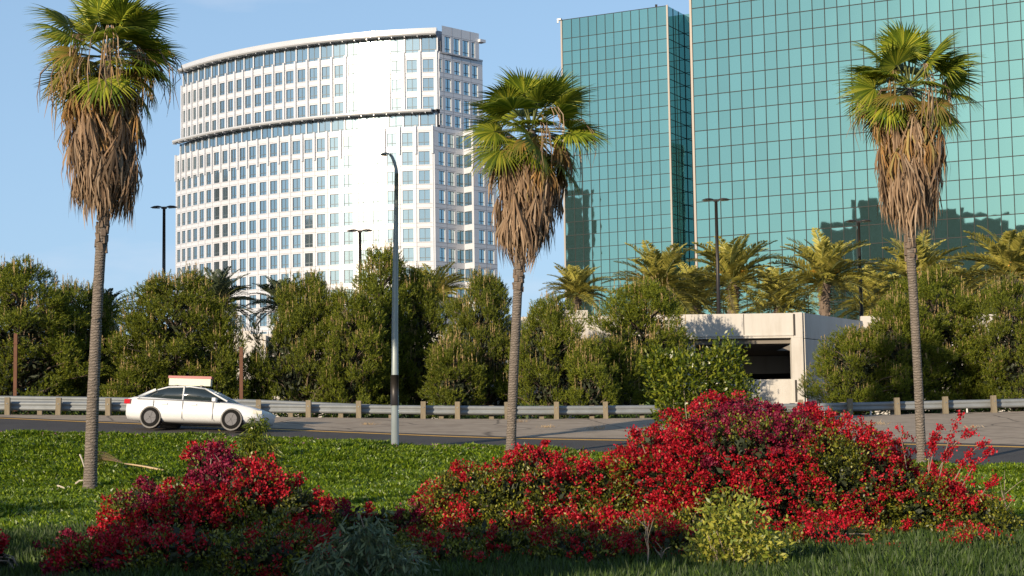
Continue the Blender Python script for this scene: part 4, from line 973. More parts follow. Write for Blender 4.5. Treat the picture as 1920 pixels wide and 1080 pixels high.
def dead_geo(seed, L=1.15, reach=0.5, n=17, spread=0.26):
    """collapsed dead fan: short petiole bent outwards, then a hanging bundle of strands"""
    rng = np.random.default_rng(seed); V = []; Fc = []; k = 0
    hub = np.array([reach, 0, -0.12])
    for i in range(n):
        y = rng.uniform(-1, 1); Ls = L * rng.uniform(0.65, 1.08); x1 = rng.normal(0.06, 0.05); w = rng.uniform(0.012, 0.028); ang = rng.uniform(0, 3.14); s = np.array([math.cos(ang) * 0.6, math.sin(ang), 0]) ; prev = None; wob = rng.normal(0, 0.05, 2)
        for r in (0, 0.3, 0.65, 1.0):
            c = hub + np.array([x1 * math.sin(r * 2.2) + wob[0] * r * r - 0.05 * r, spread * y * min(1, r * 1.5) + wob[1] * r, -Ls * r])
            ww = w * (1.0 if r < 0.9 else 0.1) * (0.6 if r == 0 else 1)
            V += [c - s * ww, c + s * ww]; cur = (k, k + 1); k += 2
            if prev: Fc += [(prev[0], prev[1], cur[1]), (prev[0], cur[1], cur[0])]
            prev = cur
    nl = len(Fc); mb = MB(); mb.tube([(0, 0, 0), (reach * 0.6, 0, 0.02), (reach, 0, -0.12)], [0.035, 0.025, 0.02], 4)
    for f in mb.f:
        for j in range(1, len(f) - 1): Fc.append((f[0] + len(V), f[j] + len(V), f[j + 1] + len(V)))
    return np.concatenate([np.array(V), np.array(mb.v)]), np.array(Fc), nl
FD = [mk(dead_geo(90 + i), M['dead_leaf'], M['bark'], 'dead_frond') for i in range(5)]
FO = [mk(dead_geo(97 + i, L=0.9, n=20, spread=0.3), M['orange_dead'], M['petiole'], 'dead_frond') for i in range(2)]
def fan_palm(label, trunk_px, hub_px, D, skirt, ngreen, seed, size=1.0, strands=8, orange=0.25):
    rng = random.Random(seed); b = at(*trunk_px[0][:2], D); b.z = gz(b.x, D) - 0.08
    t = empty('fan_palm', b, 0, label, 'palm tree', 'fan palms in front of the road')
    pts = []; rad = []
    for (px, py, r) in trunk_px: p = at(px, py, D); pts.append((p.x - b.x, 0, max(0, p.z - b.z))); rad.append(r / F * D)
    hub = at(*hub_px, D); pts.append((hub.x - b.x, 0, hub.z - b.z)); rad.append(rad[-1]); pts[0] = (pts[0][0], 0, -0.15)
    # resample for a faintly ringed, irregular trunk
    P = []; Rr = []
    for i in range(len(pts) - 1):
        n = max(2, int((pts[i + 1][2] - pts[i][2]) / 0.09))
        for k in range(n):
            f = k / n; P.append((pts[i][0] + (pts[i + 1][0] - pts[i][0]) * f, 0, pts[i][2] + (pts[i + 1][2] - pts[i][2]) * f))
            flare = 1 + 0.35 * math.exp(-max(0, P[-1][2]) / 0.18)
            Rr.append((rad[i] + (rad[i + 1] - rad[i]) * f) * flare * (1 + rng.gauss(0, 0.012)))
    mb = MB(); mb.tube(P, Rr, 14); ob('trunk', mb.mesh('trunk', [M['trunk']], True), t)
    h = Vector(hub - b); h.y = 0
    # old leaf bases just below the skirt
    zs = h.z - skirt[-1][0] * size
    axis = lambda z: next(((P[i][0] + (P[i + 1][0] - P[i][0]) * (z - P[i][2]) / max(1e-6, P[i + 1][2] - P[i][2])) for i in range(len(P) - 1) if P[i][2] <= z <= P[i + 1][2]), h.x)
    for k in range(26):
        z = zs - 0.9 + 1.1 * k / 26 + rng.uniform(-0.03, 0.03); a = k * 2.4; r_ = rad[-2] * 0.98
        mb = MB() ; mb.box((math.cos(a) * r_, math.sin(a) * r_, 0), (0.05, 0.11, rng.uniform(0.10, 0.22)), a); o = ob('leaf_base', mb.mesh('leaf_base', [M['bark']]), t, (axis(z), 0, z), (rng.gauss(0, 0.12), rng.gauss(0, 0.12), 0))
    for k in range(ngreen):
        f = k / ngreen; el = R(86) - R(128) * f ** 0.95 + R(rng.gauss(0, 6)); az = k * 2.39996 + rng.gauss(0, 0.25)
        low = f > 0.70; me = FY[rng.randrange(3)] if (low and rng.random() < 0.42) else FG[rng.randrange(6)]
        sc_ = size * rng.uniform(0.86, 1.08) * (0.82 + 0.22 * min(1, f * 2.5)); o = ob('frond', me, t)
        z = h.z + 0.22 - 0.45 * f * size
        o.matrix_local = Matrix.Translation((axis(z) + math.cos(az) * 0.1, math.sin(az) * 0.1, z)) @ Matrix.Rotation(az, 4, 'Z') @ Matrix.Rotation(-el, 4, 'Y') @ Matrix.Rotation(rng.gauss(0, 0.45), 4, 'X') @ Matrix.Scale(sc_, 4)
    nd = 135
    for k in range(nd):
        f = (k / nd); dz = skirt[0][0] + (skirt[-1][0] - 1.0 - skirt[0][0]) * f ** 0.9; dz = max(dz, skirt[0][0])
        hw = np.interp(dz + 0.35, [a for a, b_ in skirt], [b_ for a, b_ in skirt]); az = k * 2.39996 + rng.gauss(0, 0.2)
        me = FO[rng.randrange(2)] if (f < 0.5 and rng.random() < orange) else FD[rng.randrange(5)]
        o = ob('dead_frond', me, t); z = h.z - dz * size; sx = max(0.25, hw * rng.uniform(0.55, 1.0) / 0.55)
        o.matrix_local = Matrix.Translation((axis(z), 0, z)) @ Matrix.Rotation(az, 4, 'Z') @ Matrix.Rotation(rng.gauss(0.10, 0.09), 4, 'Y') @ Matrix.Rotation(rng.gauss(0, 0.08), 4, 'X') @ Matrix.Diagonal((sx * size, size * max(0.6, min(1.2, sx)), size * rng.uniform(0.75, 1.2), 1))
    # loose drooping strands around the crown
    for k in range(strands):
        az = rng.uniform(0, 6.28); r_ = rng.uniform(0.9, 1.75) * size; z0 = h.z + rng.uniform(-0.7, 0.4); mb = MB(); ln = rng.uniform(0.8, 2.0)
        for q in range(5):
            jx, jy = rng.gauss(0, 0.07), rng.gauss(0, 0.07); c, s_ = math.cos(az + rng.gauss(0, 0.08)), math.sin(az + rng.gauss(0, 0.08)); L2 = ln * rng.uniform(0.5, 1.1)
            mb.tube([(c * r_ * 0.5, s_ * r_ * 0.5, z0 + 0.1), (c * r_ * 0.85, s_ * r_ * 0.85, z0 + 0.05), (c * r_ + jx, s_ * r_ + jy, z0 - 0.3 * L2), (c * r_ + jx * 1.5 + rng.gauss(0, 0.05), s_ * r_ + jy * 1.5, z0 - 0.7 * L2), (c * r_ + jx * 2 + rng.gauss(0, 0.08), s_ * r_ + jy * 2, z0 - L2)], [0.008, 0.012, 0.016, 0.013, 0.003], 3, cap=False)
        ob('hanging_strands', mb.mesh('hanging_strands', [M['dead_leaf'] if rng.random() < 0.7 else M['orange_dead']]), t, (h.x, 0, 0))
    return t
SK = [(0.15, 0.75), (0.8, 1.0), (1.4, 0.98), (2.1, 0.88), (2.8, 0.62), (3.3, 0.3)]
fan_palm('tallest fan palm at the left with the shaggiest drooping crown', [(168, 918, 13.2), (174, 760, 11.5), (181, 600, 10.2), (188, 480, 9.8), (193, 420, 10.5), (197, 300, 10.5)], (201, 100), 48.0,
         [(0.55, 0.8), (1.0, 0.95), (1.8, 1.0), (2.6, 0.95), (3.4, 0.75), (4.05, 0.3)], 38, 5, 1.05, strands=34, orange=0.45)
fan_palm('middle fan palm rising between the white tower and the green glass', [(957, 880, 9.4), (963, 700, 9.2), (970, 560, 8.8), (974, 500, 9.5), (978, 420, 9.5)], (997, 238), 55.5,
         [(0.28, 0.8), (0.7, 0.98), (1.3, 0.95), (2.1, 0.85), (2.9, 0.58), (3.45, 0.3)], 37, 9, 1.15, strands=10)
fan_palm('right-hand fan palm in front of the tall green tower', [(1728, 850, 9.2), (1722, 720, 8.6), (1713, 560, 8.4), (1706, 450, 9.5), (1704, 380, 10.0)], (1704, 160), 51.0,
         [(0.3, 0.6), (0.9, 0.85), (1.8, 0.98), (2.6, 0.84), (3.3, 0.58), (3.75, 0.3)], 36, 14, 1.04, strands=14, orange=0.3)

# ------------------------------------------------------------------ iceplant and grass (instanced ground cover)
def clump_mesh(seed, n=30, h=0.105, w=0.019, spread=0.09, lean=1.3):
    rng = np.random.default_rng(seed); P = np.concatenate([rng.normal(0, spread, (n, 2)), np.zeros((n, 1))], 1); Dn = np.array([[0, 0, 1.0]]) + np.concatenate([P[:, :2] / spread * lean * 0.6 + rng.normal(0, 0.2, (n, 2)), np.zeros((n, 1))], 1)
    V, Fc = blades(P, Dn, rng.uniform(0.6, 1.15, n) * h, w, rng); return mesh_np('leaf_clump', V, Fc, [M['grass' if seed >= 210 else 'ice']])
CL = [bpy.data.objects.new('leaf_clump', clump_mesh(200 + i)) for i in range(3)]
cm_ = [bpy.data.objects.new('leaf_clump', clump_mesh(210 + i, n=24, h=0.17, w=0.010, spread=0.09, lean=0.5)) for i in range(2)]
def cover(name, fa, fb, off, density, clumps, label, u0=-0.46, u1=0.46, seed=0, smin=0.55, smax=1.7, n=260, nd=90):
    us = np.linspace(u0, u1, n); V = []
    for k in range(nd + 1):
        t_ = k / nd
        for u in us:
            D = fa(u) * (1 - t_) + fb(u) * t_; x = u * D
            V.append((x, D, float(zrel(x, D)) + EYE + off + 0.05 * math.sin(x * 2.1 + D) * math.sin(D * 1.7) + 0.035 * math.sin(x * 7.3 + 2 * math.sin(D * 3)) * math.sin(D * 5.9 + x) + 0.05 * math.sin(x * 1.3 + math.sin(D * 0.9) * 2) * math.cos(D * 1.1)))
    ii = np.arange(n * (nd + 1)).reshape(nd + 1, n); f = np.stack([ii[:-1, :-1], ii[:-1, 1:], ii[1:, 1:], ii[1:, :-1]], -1).reshape(-1, 4)
    o = ob(name, mesh_np(name, V, f, [M['ice']])); tag(o, label, 'ground cover', kind='stuff')
    ng = bpy.data.node_groups.new(name, 'GeometryNodeTree'); ng.interface.new_socket('Geometry', in_out='INPUT', socket_type='NodeSocketGeometry'); ng.interface.new_socket('Geometry', in_out='OUTPUT', socket_type='NodeSocketGeometry')
    N = ng.nodes; L = ng.links; gi = N.new('NodeGroupInput'); go = N.new('NodeGroupOutput'); j = N.new('GeometryNodeJoinGeometry')
    for i, c in enumerate(clumps):
        dp = N.new('GeometryNodeDistributePointsOnFaces'); dp.inputs['Density'].default_value = density / len(clumps); dp.inputs['Seed'].default_value = seed + i
        oi = N.new('GeometryNodeObjectInfo'); oi.inputs['Object'].default_value = c
        ip = N.new('GeometryNodeInstanceOnPoints'); rr = N.new('FunctionNodeRandomValue'); rr.data_type = 'FLOAT_VECTOR'; rr.inputs['Min'].default_value = (-0.2, -0.2, 0); rr.inputs['Max'].default_value = (0.2, 0.2, 6.283)
        rs = N.new('FunctionNodeRandomValue'); rs.data_type = 'FLOAT'; rs.inputs['Min'].default_value = smin; rs.inputs['Max'].default_value = smax
        L.new(gi.outputs[0], dp.inputs['Mesh']); L.new(dp.outputs['Points'], ip.inputs['Points']); L.new(oi.outputs['Geometry'], ip.inputs['Instance'])
        L.new(rr.outputs['Value'], ip.inputs['Rotation']); L.new([q for q in rs.outputs if q.enabled][0], ip.inputs['Scale']); L.new(ip.outputs[0], j.inputs[0])
    L.new(j.outputs[0], go.inputs[0]); md = o.modifiers.new('scatter', 'NODES'); md.node_group = ng; return o
cover('iceplant', lambda u: 33.0, lambda u: road_edge(u) - 0.25, 0.0, 95, CL, 'bright green iceplant carpeting the bank below the road')
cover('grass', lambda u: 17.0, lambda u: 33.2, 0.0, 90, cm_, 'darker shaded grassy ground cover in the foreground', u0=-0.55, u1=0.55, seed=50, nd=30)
rngf = np.random.default_rng(5); Vf = []
PB = []
for k in range(170):
    u = rngf.uniform(-0.28, 0.15); D = road_edge(u) - 0.4 - rngf.exponential(1.0); x = u * D; PB.append((x, D, gz(x, D) + 0.13))
PB = np.repeat(np.array(PB), 9, 0); V, Fc = blades(PB, unit(rngf, len(PB)) * np.array([1, 1, 0.4]) + np.array([0, 0, 0.25]), 0.035, 0.008, rngf)
M['pink'] = mat('pink_petal', (0.42, 0.20, 0.30), 0.6)
tag(ob('iceplant_flowers', mesh_np('iceplant_flowers', V, Fc, [M['pink']])), 'small pink iceplant flowers scattered along the crest of the bank', 'flowers', kind='stuff')

# ------------------------------------------------------------------ bougainvillea and other shrubs
def noise3(P, s, seed=0):
    r = np.random.default_rng(seed); v = 0
    for k in range(5):
        w = r.normal(0, 1, 3) * s * (1.7 ** (k * 0.5)); v = v + np.sin(P @ w + r.uniform(0, 6.28)) / (1 + 0.4 * k)
    return v / 2.2
def lump_points(ells, D, per_m2, rng, jitter=0.12, zmin=0.0, bumpy=0.10):
    """points on the outside of a union of ellipsoids given in photo pixels at distance D (dD = extra distance)"""
    E3 = []
    for (cx, cy, rx, ry, dD, rd) in ells:
        c = at(cx, cy, D + dD); k = (D + dD) / F; E3.append((np.array(c), np.array([rx * k, rd, ry * k])))
    P = []; Nn = []
    for i, (c, r) in enumerate(E3):
        area = 4 * math.pi * ((r[0] * r[1]) ** 1.6 / 3 + (r[0] * r[2]) ** 1.6 / 3 + (r[1] * r[2]) ** 1.6 / 3) ** (1 / 1.6); n = int(area * per_m2)
        q = unit(rng, n); p = c + q * r * (1 + rng.normal(0, jitter * 0.6, (n, 1)) - np.abs(rng.normal(0, jitter, (n, 1)))); p = p + noise3(p, 2.6, 77)[:, None] * q * bumpy
        keep = np.ones(n, bool)
        for j, (c2, r2) in enumerate(E3):
            if j != i: keep &= (((p - c2) / (r2 * 0.82)) ** 2).sum(1) > 1
        P.append(p[keep]); Nn.append((q / r)[keep])
    P = np.concatenate(P); Nn = np.concatenate(Nn); Nn /= np.linalg.norm(Nn, axis=1, keepdims=True)
    g = zrel(P[:, 0], P[:, 1]) + EYE; k = (P[:, 2] > g + zmin) & (Nn[:, 1] < 0.75); return P[k], Nn[k], E3
def cluster(P, Nn, k, rad, L, W, rng, up=0.3):
    n = len(P); B = np.repeat(P, k, 0) + rng.normal(0, rad, (n * k, 3)); Dn = np.repeat(Nn, k, 0) * 0.7 + unit(rng, n * k) * 0.9 + np.array([0, 0, up])
    return blades(B, Dn, rng.uniform(0.7, 1.2, n * k) * L, W, rng)
def bougainvillea(label, ells, D, seed, leafy=0.0, magenta_shaded=None, shoots=()):
    rng = np.random.default_rng(seed); P, Nn, E3 = lump_points(ells, D, 135, rng, bumpy=0.20); hole = noise3(P, 6.0, seed + 9) > 0.50; P = P[~hole]; Nn = Nn[~hole]
    ctr = P.mean(0); base = Vector((float(ctr[0]), float(ctr[1]), gz(ctr[0], ctr[1]))); B = np.array(base)
    t = empty('bougainvillea', base, 0, label, 'flowering shrub', 'red bougainvillea bushes in the foreground')
    nf = noise3(P, 3.2, seed) + 0.5 * noise3(P, 8, seed + 1); hgt = (P[:, 2] - base.z)
    top = np.percentile(hgt, 97)
    red = nf + 0.9 * (hgt / top - 0.5) + rng.normal(0, 0.18, len(P)) > (-0.22 + leafy)
    extraP, extraN = [], []
    stems = MB()
    auto = []
    for c, r in E3[:8]:
        for _ in range(7):
            q = unit(rng, 1)[0]; q[2] = abs(q[2]) + 0.25; q[1] = -abs(q[1]) * 0.5; q /= np.linalg.norm(q); a_ = c + q * r * 0.9; auto.append((a_, a_ + (q * 0.5 + np.array([rng.normal(0, 0.3), 0, 0.35])) * rng.uniform(0.12, 0.32)))
    for a, b in auto:
        stems.tube([tuple(a - B), tuple((a + b) / 2 - B + np.array([0, 0, 0.05])), tuple(b - B)], [0.006, 0.005, 0.002], 3, cap=False)
        for s in rng.uniform(0.15, 1.0, rng.integers(3, 9)): extraP.append(a * (1 - s) + b * s + rng.normal(0, 0.02, 3)); extraN.append((0, -0.3, 0.8))
    for (x0, y0, x1, y1, nb) in shoots:
        a = np.array(at(x0, y0, D - 0.3)); b = np.array(at(x1, y1, D - 0.5)); pr = []
        for s in np.linspace(0, 1, 7): p = a * (1 - s) + b * s; p[2] += 0.12 * math.sin(s * 3.1); pr.append(p)
        stems.tube([tuple(p - B) for p in pr], list(np.linspace(0.008, 0.003, 7)), 4, cap=False)
        for s in rng.uniform(0.2, 1.0, nb): p = a * (1 - s) + b * s; p[2] += 0.12 * math.sin(s * 3.1); extraP.append(p + rng.normal(0, 0.02, 3)); extraN.append((0, -0.4, 0.8))
    Pr, Nr = P[red], Nn[red]
    if extraP: Pr = np.concatenate([Pr, np.array(extraP)]); Nr = np.concatenate([Nr, np.array(extraN)])
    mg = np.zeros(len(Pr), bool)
    if magenta_shaded is not None:
        for (cx, cy, rx, ry) in magenta_shaded:
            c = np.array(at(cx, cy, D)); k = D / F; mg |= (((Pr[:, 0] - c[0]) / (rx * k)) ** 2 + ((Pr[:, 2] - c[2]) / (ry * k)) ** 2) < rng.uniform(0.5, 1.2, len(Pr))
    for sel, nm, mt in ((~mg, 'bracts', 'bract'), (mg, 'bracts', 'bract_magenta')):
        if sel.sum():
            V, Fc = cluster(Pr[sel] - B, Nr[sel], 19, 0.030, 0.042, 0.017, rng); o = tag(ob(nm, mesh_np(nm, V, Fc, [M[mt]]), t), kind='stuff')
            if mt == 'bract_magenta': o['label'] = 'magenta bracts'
    g = ~red | (rng.uniform(size=len(P)) < 0.12); V1 = cluster(P[g] - B, Nn[g], 12, 0.050, 0.058, 0.015, rng)
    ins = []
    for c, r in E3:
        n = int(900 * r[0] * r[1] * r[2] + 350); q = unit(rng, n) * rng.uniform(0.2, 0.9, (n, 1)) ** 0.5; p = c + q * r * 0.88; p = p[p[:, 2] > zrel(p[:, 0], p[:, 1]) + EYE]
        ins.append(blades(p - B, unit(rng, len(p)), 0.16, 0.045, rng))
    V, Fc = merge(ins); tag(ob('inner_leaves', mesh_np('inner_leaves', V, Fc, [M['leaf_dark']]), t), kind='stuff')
    V, Fc = V1; tag(ob('leaves', mesh_np('leaves', V, Fc, [M['leaf']]), t), kind='stuff')
    for k in range(26):
        c, r = E3[rng.integers(len(E3))]; q = unit(rng, 1)[0]; q[2] = abs(q[2]); e = c + q * r * rng.uniform(0.9, 1.1); s0 = np.array([c[0] + rng.normal(0, 0.2), c[1], gz(c[0], c[1])])
        stems.tube([tuple(s0 - B), tuple((s0 * 0.5 + e * 0.5) - B + np.array([0, 0, 0.15])), tuple(e - B)], [0.02, 0.012, 0.004], 4, cap=False)
    tag(ob('stems', stems.mesh('stems', [M['twig']]), t), kind='stuff'); return t
bougainvillea('largest red bougainvillea mound, its top reaching above the guardrail', [
    (1400, 930, 230, 150, 0.3, 1.5), (1395, 850, 125, 98, 1.2, 0.9), (1255, 900, 110, 105, 0.4, 1.0), (1560, 925, 170, 118, 0.3, 1.3), (1700, 965, 130, 100, 0.3, 1.1),
    (1800, 1000, 90, 78, 0, 0.8), (1480, 830, 80, 60, 1.0, 0.6), (1600, 1020, 130, 45, -0.8, 0.6), (1350, 790, 45, 35, 1.2, 0.4), (1790, 1045, 110, 38, -1.5, 0.6), (1330, 1010, 130, 75, -0.6, 0.9), (1240, 1055, 110, 80, -3.5, 0.9), (1560, 1040, 110, 52, -2.4, 0.7), (1860, 1010, 50, 60, -0.5, 0.6), (1640, 1078, 170, 42, -3.6, 0.7), (1850, 1070, 120, 52, -3.2, 0.7)], 30.5, 1,
    magenta_shaded=[(1420, 795, 120, 58), (1320, 868, 18, 12)], shoots=[(1760, 900, 1800, 775, 12), (1740, 890, 1770, 800, 10), (1790, 900, 1850, 830, 16), (1700, 880, 1683, 805, 3), (1800, 920, 1862, 845, 14), (1830, 950, 1875, 900, 10), (1500, 800, 1528, 762, 14), (1210, 850, 1182, 812, 12), (1280, 800, 1245, 780, 14), (1740, 880, 1752, 815, 14), (1760, 880, 1822, 812, 16)])
bougainvillea('middle red bougainvillea bush at the foot of the middle palm, greener low down', [
    (900, 950, 105, 72, 0, 1.0), (1010, 940, 120, 82, 0, 1.0), (1115, 950, 95, 78, 0.3, 0.9), (960, 1010, 190, 62, -0.5, 1.0), (1130, 1030, 130, 60, -0.8, 0.9), (1000, 885, 55, 34, 0.3, 0.5), (900, 1055, 160, 72, -4, 1.0), (1080, 1070, 150, 70, -4.4, 0.9)], 30.5, 2, leafy=0.35,
    shoots=[(960, 890, 950, 862, 8), (1080, 900, 1100, 868, 10)])
bougainvillea('low dark red bougainvillea between the left bush and the middle bush', [(720, 1000, 95, 42, 0.4, 0.7), (800, 985, 60, 48, 0.4, 0.6), (650, 990, 50, 36, 0.3, 0.5), (790, 1040, 120, 45, -0.5, 0.7), (800, 1080, 150, 62, -5, 0.8)], 30.0, 3, leafy=0.5, magenta_shaded=[(640, 985, 60, 40), (760, 965, 60, 30)])
bougainvillea('left red bougainvillea bush under the leftmost palm', [
    (390, 985, 175, 78, 0, 1.2), (450, 935, 120, 60, 0.2, 0.9), (395, 890, 42, 45, 0.6, 0.4), (290, 965, 90, 55, 0.2, 0.8), (230, 1035, 100, 52, 0, 0.9), (545, 975, 70, 62, 0.2, 0.8), (480, 1040, 120, 50, -0.5, 0.9), (165, 1060, 66, 44, -0.2, 0.5), (330, 1065, 220, 78, -3, 1.0), (520, 1070, 140, 72, -3.5, 0.9), (190, 1085, 100, 50, -3.0, 0.7)], 27.0, 4, leafy=0.15,
    magenta_shaded=[(395, 870, 60, 48), (265, 930, 60, 35), (140, 1010, 50, 40), (300, 1070, 200, 40)], shoots=[(160, 1030, 112, 1010, 10), (600, 960, 628, 950, 10), (395, 870, 402, 843, 10)])
bougainvillea('tiny bit of red bougainvillea in the bottom left corner', [(-8, 1062, 22, 26, 0, 0.3)], 25.0, 6, leafy=-0.3)

def shrub(name, label, cat, ells, D, mt, L, W, per, k, seed, hang=0.0, stems=8, rad=0.05, trunk_to=None):
    rng = np.random.default_rng(seed); P, Nn, E3 = lump_points(ells, D, per, rng, jitter=0.3)
    for c, r in E3: 
        n = int(per * 1.6 * r[0] * r[2] * 3); q = unit(rng, n) * rng.uniform(0.2, 0.95, (n, 1)) ** 0.5; P = np.concatenate([P, c + q * r]); Nn = np.concatenate([Nn, q])
    ctr = E3[0][0]; base = Vector((float(ctr[0]), float(ctr[1]), gz(ctr[0], ctr[1]))); B = np.array(base); t = empty(name, base, 0, label, cat)
    n = len(P); Bp = np.repeat(P, k, 0) + rng.normal(0, rad, (n * k, 3)); Dn = np.repeat(Nn, k, 0) * 0.5 + unit(rng, n * k) * 0.7 + np.array([0, 0, 0.35 - hang])
    V, Fc = blades(Bp - B, Dn, rng.uniform(0.7, 1.2, n * k) * L, W, rng); tag(ob('leaves', mesh_np('leaves', V, Fc, [M[mt]]), t), kind='stuff')
    mb = MB()
    for i in range(stems):
        c, r = E3[rng.integers(len(E3))]; q = unit(rng, 1)[0]; e = c + q * r * 0.85 + np.array([0, 0, 0.1]); s0 = B + np.array([rng.normal(0, 0.06), rng.normal(0, 0.05), -0.05])
        mb.tube([tuple(s0 - B), tuple(s0 * 0.45 + e * 0.55 - B + rng.normal(0, 0.05, 3)), tuple(e - B)], [0.022, 0.013, 0.005], 5, cap=False)
    ob('stems', mb.mesh('stems', [M['twig']]), t); return t
shrub('leafy_shrub', 'green glossy-leaved shrub rising behind the top of the red mound', 'shrub', [(1285, 712, 68, 52, 0, 0.55), (1262, 760, 38, 42, 0, 0.35), (1355, 690, 42, 48, 0, 0.4), (1375, 740, 36, 36, 0, 0.35), (1240, 680, 30, 26, 0, 0.25), (1310, 790, 40, 30, 0, 0.3)], 34.0, 'leaf_gloss', 0.10, 0.020, 120, 5, 31, stems=22)
shrub('yellow_green_shrub', 'yellow-green sunlit shrub in front of the largest red mound', 'shrub', [(1372, 985, 58, 50, 0, 0.35), (1345, 1035, 52, 48, 0, 0.35), (1420, 1035, 48, 45, 0, 0.35), (1380, 1068, 95, 42, 0, 0.35)], 24.5, 'leaf_yellow', 0.095, 0.019, 120, 4, 32, hang=0.25, stems=16)
shrub('grey_green_shrub', 'grey-green shrub with long hanging leaves between the red bushes at the bottom', 'shrub', [(680, 1005, 52, 42, 0, 0.3), (650, 1050, 60, 45, 0, 0.35), (730, 1055, 62, 42, 0, 0.35), (610, 1075, 40, 30, 0, 0.3)], 22.0, 'leaf_sage', 0.15, 0.016, 110, 4, 33, hang=1.1, stems=14)
shrub('sapling', 'thin dark sapling with narrow drooping leaves above the left red bush', 'sapling', [(483, 800, 18, 13, 0, 0.15), (470, 830, 17, 22, 0, 0.18), (505, 850, 16, 28, 0, 0.18), (480, 870, 26, 22, 0, 0.2), (515, 885, 20, 20, 0, 0.15)], 38.0, 'leaf_gloss', 0.17, 0.013, 260, 3, 34, hang=0.9, stems=14, rad=0.06)
def twigs(px, py0, py1, D, label, seed):
    rng = np.random.default_rng(seed); a = at(px, py0, D); a.z = gz(a.x, D); h = at(px, py1, D).z - a.z; mb = MB(); mb.tube([(0, 0, 0), (0.02, 0, h * 0.45), (0, 0, h * 0.7)], [0.014, 0.011, 0.007], 5)
    for k in range(7):
        z = h * rng.uniform(0.4, 0.75); dx = rng.normal(0, 0.12); dy = rng.normal(0, 0.08); mb.tube([(0.01, 0, z), (dx * 0.5, dy * 0.5, z + h * 0.13), (dx, dy, z + h * rng.uniform(0.18, 0.3))], [0.006, 0.005, 0.002], 4, cap=False)
    o = ob('bare_twig', mb.mesh('bare_twig', [M['twig']], True), None, a); tag(o, label, 'twig')
twigs(1214, 1085, 955, 24.0, 'pale bare branching twig left of the yellow-green shrub', 1)
twigs(1240, 1085, 1010, 24.5, 'shorter bare twig close to the yellow-green shrub', 2)
twigs(1888, 1060, 880, 30.0, 'thin bare twig beside the right end of the red mound', 3)

# ------------------------------------------------------------------ ground litter
def place_px(px, py): return hit(px, py, 20)
p = place_px(285, 893)
ff = ob('fallen_frond', mk(fan_geo(301, n=26, spread=30, R0=1.0, Lp=0.9, droop=0.1, fold=0.5, tipdroop=0.4), M['straw'], M['straw'], 'fallen_frond')); ff.location = (p.x + 0.35, p.y - 0.2, p.z + 0.14); ff.rotation_euler = (R(20), R(-14), R(160)); ff.scale = (1.35,) * 3
tag(ff, 'dry tan palm frond fallen on the iceplant beside the leftmost palm', 'palm frond')
mb = MB()
for (x0, y0, x1, y1) in ((98, 925, 160, 934), (108, 918, 130, 930), (128, 920, 134, 928), (142, 914, 156, 908), (150, 860, 158, 884)):
    a = at(x0, y0, 47.2); b_ = at(x1, y1, 46.9); mb.tube([(a.x, a.y, a.z + 0.1), ((a.x + b_.x) / 2, (a.y + b_.y) / 2, (a.z + b_.z) / 2 + 0.13), (b_.x, b_.y, b_.z + 0.1)], [0.025, 0.02, 0.012], 5)
o = tag(ob('fallen_branch', mb.mesh('fallen_branch', [M['deadwood']])), 'bleached broken branch lying left of the leftmost palm base', 'branch')
def tuft(px, py, s, label, seed):
    rng = np.random.default_rng(seed); p = place_px(px, py); n = 70
    P_ = np.concatenate([rng.normal(0, 0.22 * s, (n, 1)), rng.normal(0, 0.08, (n, 1)), np.zeros((n, 1))], 1); V, Fc = blades(P_, unit(rng, n) * np.array([1, 1, 0.2]) + np.array([0, 0, 0.7]), rng.uniform(0.1, 0.3, n) * s, 0.006, rng)
    tag(ob('dry_weeds', mesh_np('dry_weeds', V, Fc, [M['straw']]), None, p), label, 'weeds', kind='stuff')
for i, (px, py, s, lab) in enumerate([(218, 778, 1.3, 'dry straw weeds at a guardrail post right of the leftmost palm'), (185, 776, 0.9, 'dry weeds by the leftmost palm trunk at the guardrail'), (690, 797, 0.6, 'small dry weed on the pavement left of the street lamp'), (972, 792, 0.7, 'dry weeds at the guardrail foot right of the middle palm'),
                                     (1120, 806, 0.9, 'dry weed patch on the pale pavement right of the middle palm'), (1025, 802, 0.6, 'thin dry weeds in a pavement crack'), (1640, 797, 1.0, 'dry weeds left of the rightmost palm trunk'), (1822, 803, 0.7, 'dry weeds on the pavement at the right edge')]): tuft(px, py, s, lab, 400 + i)

# ------------------------------------------------------------------ white car
M['car_paint'] = mat('white_car_paint', (0.66, 0.68, 0.70), 0.5, coat=0.25); M['car_glass'] = mat('car_glass', (0.02, 0.03, 0.035), 0.05, spec=0.8); M['tyre'] = mat('tyre_rubber', (0.012, 0.012, 0.012), 0.9, spec=0.1)
M['rim'] = mat('alloy_rim', (0.14, 0.14, 0.15), 0.75, metal=0.2); M['tail'] = mat('red_tail_lamp', (0.45, 0.02, 0.03), 0.2, coat=0.5); M['trim'] = mat('black_trim', (0.02, 0.02, 0.022), 0.5); M['sign_red'] = mat('dull_red_sign', (0.28, 0.05, 0.05), 0.5); M['sign_cream'] = mat('cream_sign', (0.5, 0.5, 0.40), 0.5)
cpx = at(374, 822, 63.6); cx_, cy_ = cpx.x, 63.6
dirv = Vector((1.0, float(co @ np.array([3, 2, 1, 0]) * 0) if False else -0.22, 0)); sl = (gz(cx_ + 1.5, cy_ - 0.33) - gz(cx_ - 1.5, cy_ + 0.33)) / 3.07
car = empty('car', (cx_, cy_, gz(cx_, cy_)), 0, 'white sedan driving right along the road, advertising board on its roof', 'car'); car.rotation_euler = (R(-4.5), -math.atan(sl), math.atan2(dirv.y, dirv.x))
